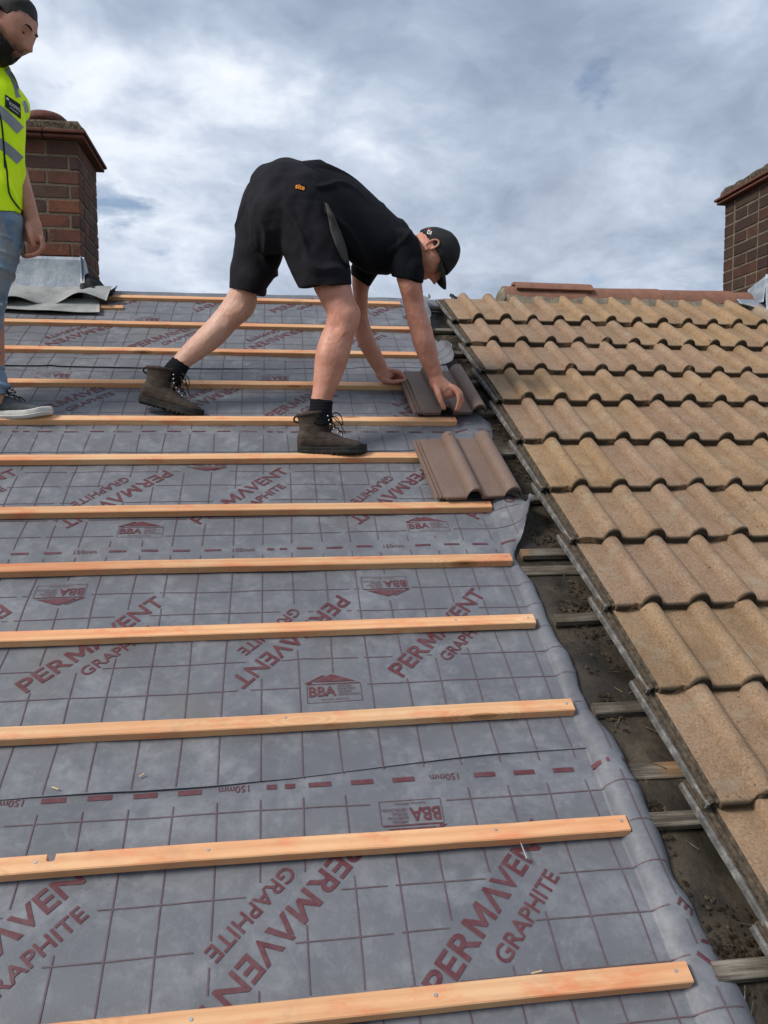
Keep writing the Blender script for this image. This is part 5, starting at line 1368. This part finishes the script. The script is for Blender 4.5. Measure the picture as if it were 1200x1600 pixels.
def man_body():
    bm = bmesh.new()
    hb.add(bm)
    loft_bm(bm, [ringP(-70, 150, 10, 150, YB, .09), ringP(-45, 115, 8, 112, YB-.01, .062), ringP(-30, 85, 14, 90, YB-.04, .058), ringP(-22, 60, 18, 70, YB-.05, .055)], 20, 4)
    loft_bm(bm, [ringP(-105, 150, 22, 150, YB, .09), ringP(-105, 210, 25, 210, YB, .10), ringP(-98, 300, 22, 300, YB, .10), ringP(-100, 360, 22, 360, YB, .10)], 24, 4, round0=.03, round1=.03)
    # his left arm, hanging
    loft_bm(bm, [ringP(2, 150, 42, 160, 3.22, .05), ringP(4, 180, 42, 185, 3.22, .048), ringP(7, 215, 38, 215, 3.22, .043), ringP(8, 245, 36, 243, 3.21, .040), ringP(14, 275, 44, 272, 3.20, .042), ringP(23, 305, 52, 302, 3.18, .037), ringP(33, 332, 59, 330, 3.165, .029), ringP(38, 347, 63, 346, 3.16, .025)], 20, 4, round0=.03)
    Yh = 3.155
    loft_bm(bm, [ringP(38, 345, 63, 345, Yh, .024), ringP(38, 357, 66, 355, Yh, .029), ringP(38, 368, 68, 368, Yh, .030), ringP(40, 377, 67, 378, Yh, .028)], 16, 4, round1=.010)
    tube_bm(bm, [V3(44, 352, Yh-.024), V3(47, 364, Yh-.036), V3(50, 374, Yh-.038), V3(53, 384, Yh-.036)], [.0125, .0115, .0100, .0085], 10)       # thumb
    for k, (dx, dy) in enumerate(((0, 0), (-2, 1), (-4, 2), (-6, 1))):
        y0 = Yh-.022+.017*k
        tube_bm(bm, [V3(65+dx*.4, 372+dy, y0), V3(66+dx*.5, 386+dy, y0-.002), V3(57+dx, 397+dy, y0-.008), V3(42+dx, 400+dy-1, y0-.014)], [.0100-.0005*k, .0096-.0005*k, .0088-.0005*k, .0074], 10)
    # his right arm, out of the picture
    loft_bm(bm, [ringP(-125, 160, -85, 150, 3.2, .05), ringP(-128, 215, -95, 215, 3.2, .045), ringP(-128, 270, -98, 270, 3.18, .042), ringP(-120, 330, -95, 330, 3.15, .03), ringP(-120, 350, -95, 350, 3.15, .03), ringP(-118, 385, -98, 385, 3.14, .02)], 18, 4, round0=.03, round1=.02)
    for dx in (-45, -120):
        loft_bm(bm, [ringP(-50+dx*0+ (0 if dx == -45 else -70), 350, 20+(0 if dx == -45 else -70), 350, YB, .08), ringP(-38+(0 if dx == -45 else -72), 460, 8+(0 if dx == -45 else -72), 460, YB, .055), ringP(-28+(0 if dx == -45 else -72), 600, 8+(0 if dx == -45 else -72), 600, YB, .04), ringP(-26+(0 if dx == -45 else -72), 632, 8+(0 if dx == -45 else -72), 632, YB, .04)], 18, 4)
    return voxel(bm, .0036, 2)
mb_ = man_body(); wrinkle(mb_, lambda p: .0008*N3(p[0]*40, p[1]*40, p[2]*40)); finish('body', mb_, 'skin_tan', MB)
def hair_f(d):
    side = .40+.30*max(0, d.y)-(.70 if d.y < .05 else max(0, .70-1.5*(d.y-.05)))
    f = d.z-side+.04*N3(d.x*7, d.y*7, d.z*7)
    if abs(d.x) > .82 and d.z < .22 and d.y > -.30: f = -1
    return f
hair = hb.shell(lambda d: hair_f(d) > 0, lambda d: .0012+.010*sstep(.05, .75, hair_f(d))+.0012*N3(d.x*24, d.y*24, d.z*24), th=.002)
finish('hair', hair, 'hair', MB)
def beard_f(d):
    f = (-.40+.55*max(0, .55-d.y)-.25*max(0, d.y-.55))-d.z+.05*N3(d.x*8, d.y*8, d.z*8)
    if d.y < -.15 or d.z > .10: f = -1
    if abs(d.x) < .24 and d.y > .62 and d.z > -.64: f = -1
    return f
bd = hb.shell(lambda d: beard_f(d) > 0 and d.z > -.98, lambda d: .0012+.009*sstep(.0, .35, beard_f(d))+.0012*N3(d.x*24, d.y*24, d.z*24), th=.002)
finish('beard', bd, 'beard', MB)
for sx in (-1, 1):
    bm = bmesh.new(); c = hb.w(head_pt(Vector((sx*.32, .9, .10)).normalized())-Vector((0, .0080, 0)))
    bmesh.ops.create_uvsphere(bm, u_segments=14, v_segments=10, radius=.0105, matrix=Matrix.Translation(c-MB.location))
    e = obj('eye', from_bm('eye', bm), 'eye_white', MB, True)
    bm = bmesh.new(); bmesh.ops.create_uvsphere(bm, u_segments=10, v_segments=8, radius=.0070, matrix=Matrix.Translation(c+(hb.y*.0050-hb.z*.002)-MB.location))
    obj('iris', from_bm('iris', bm), 'eye_dark', e, True)
    bm = bmesh.new()
    tube_bm(bm, [hb.w(head_pt(Vector((sx*q, .9, .27+.05*math.sin((q-.12)*6))).normalized())-Vector((0, .0012, 0)))-MB.location for q in (.12, .22, .34, .46)], [.0028, .0042, .0040, .002], 8, 3)
    obj('eyebrow', from_bm('eyebrow', bm), 'hair', MB, True)
    bm = bmesh.new()      # lids: a shadowing fold over the eye
    tube_bm(bm, [c+(hb.x*(q*.012)+hb.y*(.0085-.004*q*q)+hb.z*(.0050-.003*q*q))-MB.location for q in (-1, -.4, .4, 1)], [.003, .0048, .0048, .003], 8, 3)
    obj('eyelid', from_bm('eyelid', bm), 'skin_tan', MB, True)
def man_clothes():
    # jeans
    bm = bmesh.new()
    loft_bm(bm, [ringP(-112, 292, 22, 294, YB, .125), ringP(-115, 325, 34, 328, YB, .135), ringP(-115, 355, 38, 352, YB, .13)], 26, 4, round0=.02, round1=.03)
    loft_bm(bm, [ringP(-52, 335, 38, 340, YB, .115), ringP(-46, 385, 37, 386, YB-.01, .098), ringP(-46, 425, 26, 425, YB-.02, .085), ringP(-43, 458, 15, 458, YB-.02, .074), ringP(-40, 505, 6, 505, YB-.01, .066), ringP(-36, 555, 3, 557, YB, .060), ringP(-30, 588, 11, 592, YB, .062), ringP(-30, 612, 14, 619, YB, .062)], 26, 4)
    loft_bm(bm, [ringP(-120, 335, -40, 340, YB+.05, .115), ringP(-118, 385, -46, 386, YB+.05, .098), ringP(-116, 458, -60, 458, YB+.05, .074), ringP(-114, 555, -74, 557, YB+.05, .060), ringP(-112, 606, -68, 611, YB+.05, .062)], 26, 4)
    me = voxel(bm, .005, 4)
    def wr(p):
        q = Vector(p)-MB.location
        amp = 1.0+1.6*sstep(.35, .05, q.z)
        return amp*(.0045*N3(q.x*12, q.y*12, q.z*16)+.006*max(0, 1-abs(math.sin((q.z+.35*q.x)*44+3*N3(q.x*6, q.y*6, q.z*4)))*1.9)*(.35+sstep(.3, .05, q.z)+.6*sstep(.12, .0, abs(q.z-.52))))-.002
    wrinkle(me, wr); finish('jeans', me, 'jeans', MB)
    # white shirt hem showing at the waist
    bm = bmesh.new(); loft_bm(bm, [ringP(-110, 255, 12, 255, YB, .118), ringP(-112, 285, 16, 285, YB, .124), ringP(-113, 298, 18, 298, YB, .128)], 26, 4)
    me = voxel(bm, .006, 3); wrinkle(me, lambda p: .004*N3(p[0]*14, p[1]*14, p[2]*5)); finish('undershirt', me, 'white_cloth', MB)
    # vest body and its cap sleeves
    bm = bmesh.new()
    loft_bm(bm, [ringP(-62, 106, 14, 104, YB-.01, .075), ringP(-92, 122, 22, 120, YB, .095), ringP(-112, 145, 30, 142, YB, .115), ringP(-114, 180, 35, 182, YB, .128), ringP(-112, 225, 37, 226, YB, .132), ringP(-114, 275, 37, 278, YB, .135), ringP(-118, 322, 38, 333, YB, .138)], 32, 4)
    loft_bm(bm, [ringP(-8, 125, 34, 140, 3.20, .066), ringP(-4, 150, 46, 160, 3.21, .066), ringP(-2, 166, 47.5, 178, 3.215, .064), ringP(2, 182, 44, 187, 3.215, .060)], 22, 4, round0=.02)
    loft_bm(bm, [ringP(-118, 135, -78, 125, 3.20, .066), ringP(-130, 165, -84, 160, 3.2, .066), ringP(-130, 185, -86, 185, 3.2, .060)], 22, 4, round0=.02)
    me = voxel(bm, .0046, 4)
    def wv(p):
        q = Vector(p)-MB.location
        return .006*N3(q.x*9, q.y*9, q.z*6)+.009*max(0, 1-abs(math.sin((q.x+q.y*.6+q.z*.25)*26+3*N3(q.x*4, q.y*4, q.z*3)))*1.8)-.001
    wrinkle(me, wv); v = finish('vest', me, 'hi_vis', MB)
    # tapes, trims and badge as strips laid on the vest
    bvh = BVHTree.FromPolygons([q.co+MB.location for q in v.data.vertices], [tuple(p.vertices) for p in v.data.polygons])
    def strip(name, pts, wd, material, off=.0022, vertical=False):
        vs, fs = [], []; m = 4; ok = True
        rows = catmull([np.array([x, y]) for x, y in pts], 8)
        last = 3.1
        for (x, y), (x2, y2) in zip(rows, rows[1:]+[rows[-1]*2-rows[-2]]):
            t = np.array([x2-x, y2-y]); t = t/(np.linalg.norm(t)+1e-9); nn = np.array([-t[1], t[0]])
            for b in range(m+1):
                q = np.array([x, y])+nn*wd*(b/m-.5); d = ray(*q).normalized(); h = bvh.ray_cast(CAMP, d)
                if h[0] is not None: last = h[3]
                vs.append(CAMP+d*(last-off)-MB.location)
        for a in range(len(rows)-1):
            for b in range(m): k = a*(m+1)+b; fs.append((k, k+1, k+m+2, k+m+1))
        o = obj(name, mesh(name, vs, fs), material, v, True); return o
    strip('reflective_tape', [(-60, 150), (-20, 160), (0, 173), (16, 187), (32, 204)], 15, 'reflective_tape')
    strip('reflective_tape', [(-60, 205), (-20, 214), (0, 224), (17, 237), (32, 251)], 15, 'reflective_tape')
    strip('reflective_tape', [(10, 107), (20, 122), (26, 138), (29, 152)], 8, 'reflective_tape')
    strip('reflective_tape', [(37, 158), (41, 168), (42, 176)], 6.5, 'reflective_tape')
    strip('edge_trim', [(-4, 168), (2, 190), (6, 230), (8, 262)], 3.0, 'vest_trim', .003)
    strip('edge_trim', [(6, 240), (11, 268), (14, 300), (24, 318), (36, 331)], 2.6, 'vest_trim', .003)
    # badge
    B = [(8, 147), (32, 163), (33, 186), (8, 167)]
    def quad(u_, v_):
        a = np.array(B[0])*(1-u_)+np.array(B[1])*u_; b = np.array(B[3])*(1-u_)+np.array(B[2])*u_; return a*(1-v_)+b*v_
    def lay(T, material, name, off, parent):
        vs = []
        for (x, y, *_) in T[0]:
            q = quad(x, 1-y); d = ray(*q).normalized(); h = bvh.ray_cast(CAMP, d); vs.append(CAMP+d*((h[3] if h[0] is not None else 3.1)-off)-MB.location)
        return obj(name, mesh(name, vs, [tuple(f) for f in T[1]]), material, parent)
    b_ = lay(grid_patch(1, 1, 8, 6), 'vest_trim', 'badge', .0035, v)
    def mv(T, ox, oy): return ([(x+ox, y+oy) for x, y, *_ in T[0]], T[1])
    lay(mv(fit_text('ROOFING', .66, .26, .01, .2), .28, .42), 'white_print', 'badge_lettering', .0048, b_)
    lay(mv(grid_patch(.55, .04, 6, 1), .3, .22), 'white_print', 'badge_lettering', .0048, b_); lay(mv(grid_patch(.16, .16, 3, 3), .08, .68), 'white_print', 'badge_lettering', .0048, b_)
man_clothes()
# trainers
def trainer_parts():
    bm = bmesh.new()
    def sl_(x, zt, hw, zb=.020): return np.array([x, 0, (zt+zb)/2, 0, 0, (zt-zb)/2, 0, hw, 0])
    loft_bm(bm, [sl_(-.062, .085, .022), sl_(-.045, .100, .034), sl_(.0, .098, .038), sl_(.05, .094, .040), sl_(.10, .078, .043), sl_(.15, .060, .047), sl_(.19, .050, .044), sl_(.215, .043, .033), sl_(.228, .036, .018)], 24, 4, p=.85, round0=.008, round1=.006)
    tube_bm(bm, [Vector((-.012+.042*math.cos(a), .034*math.sin(a), .102+.012*math.cos(a))) for a in np.linspace(0, 2*math.pi, 17)], [.008]*17, 10, 2)
    up = voxel(bm, .004, 2); wrinkle(up, lambda p: .0012*N3(p[0]*60, p[1]*60, p[2]*60))
    bm = bmesh.new()
    def outline(g): return [(-.070-g, 0), (-.062, .028+g), (-.02, .036+g), (.05, .036+g), (.11, .044+g), (.155, .050+g), (.195, .045+g), (.222, .028+g), (.236+g, 0)]
    def ring(g, z):
        half = outline(g); pts = half+[(x, -y) for x, y in half[-2:0:-1]]
        return [(x, y, z(x)+.014*sstep(.14, .236, x)) for x, y in catmull([np.array(p) for p in pts+[pts[0]]], 4)[:-1]]
    L = [ring(-.006, lambda x: 0.0), ring(.0, lambda x: .004), ring(.003, lambda x: .012), ring(.001, lambda x: .014), ring(.002, lambda x: .016), ring(0, lambda x: .030), ring(-.006, lambda x: .033)]
    V = [[bm.verts.new(p) for p in r] for r in L]
    for A, B in zip(V, V[1:]):
        for k in range(len(A)): bm.faces.new((A[k], A[(k+1) % len(A)], B[(k+1) % len(A)], B[k]))
    bm.faces.new(V[0][::-1]); bm.faces.new(V[-1]); sole = from_bm('sole', bm, True); shade_auto(sole, 50)
    bm = bmesh.new()
    cr = [(.125, .072), (.105, .080), (.085, .088), (.065, .096), (.048, .102)]
    for a, b in zip(cr, cr[1:]):
        for s_ in (-1, 1): tube_bm(bm, [Vector((a[0], s_*.022, a[1])), Vector(((a[0]+b[0])/2, 0, (a[1]+b[1])/2+.009)), Vector((b[0], -s_*.022, b[1]))], [.0024]*3, 6, 3)
    for s_ in (-1, 1): tube_bm(bm, [Vector((.05, 0, .108)), Vector((.07, s_*.02, .118)), Vector((.088, s_*.034, .104)), Vector((.068, s_*.02, .104)), Vector((.05, 0, .108))], [.0022]*5, 6, 4)
    return up, sole, from_bm('laces', bm)
TR = trainer_parts()
for m_, k in zip(TR, ('knit_grey', 'white_sole', 'vest_trim')): m_.materials.append(MATS[k])
for (x, y, Y, yaw) in ((-15, 656, 3.19, -.10), (-105, 656, 3.24, .2)):
    M = Matrix.Translation(at(x, y, Y)-MB.location) @ Matrix.Rotation(yaw, 4, 'Z') @ Matrix.Rotation(-.02, 4, 'Y')
    b = obj('trainer', TR[0], None, MB, True); b.matrix_local = M
    obj('sole', TR[1], None, b); obj('laces', TR[2], None, b, True)
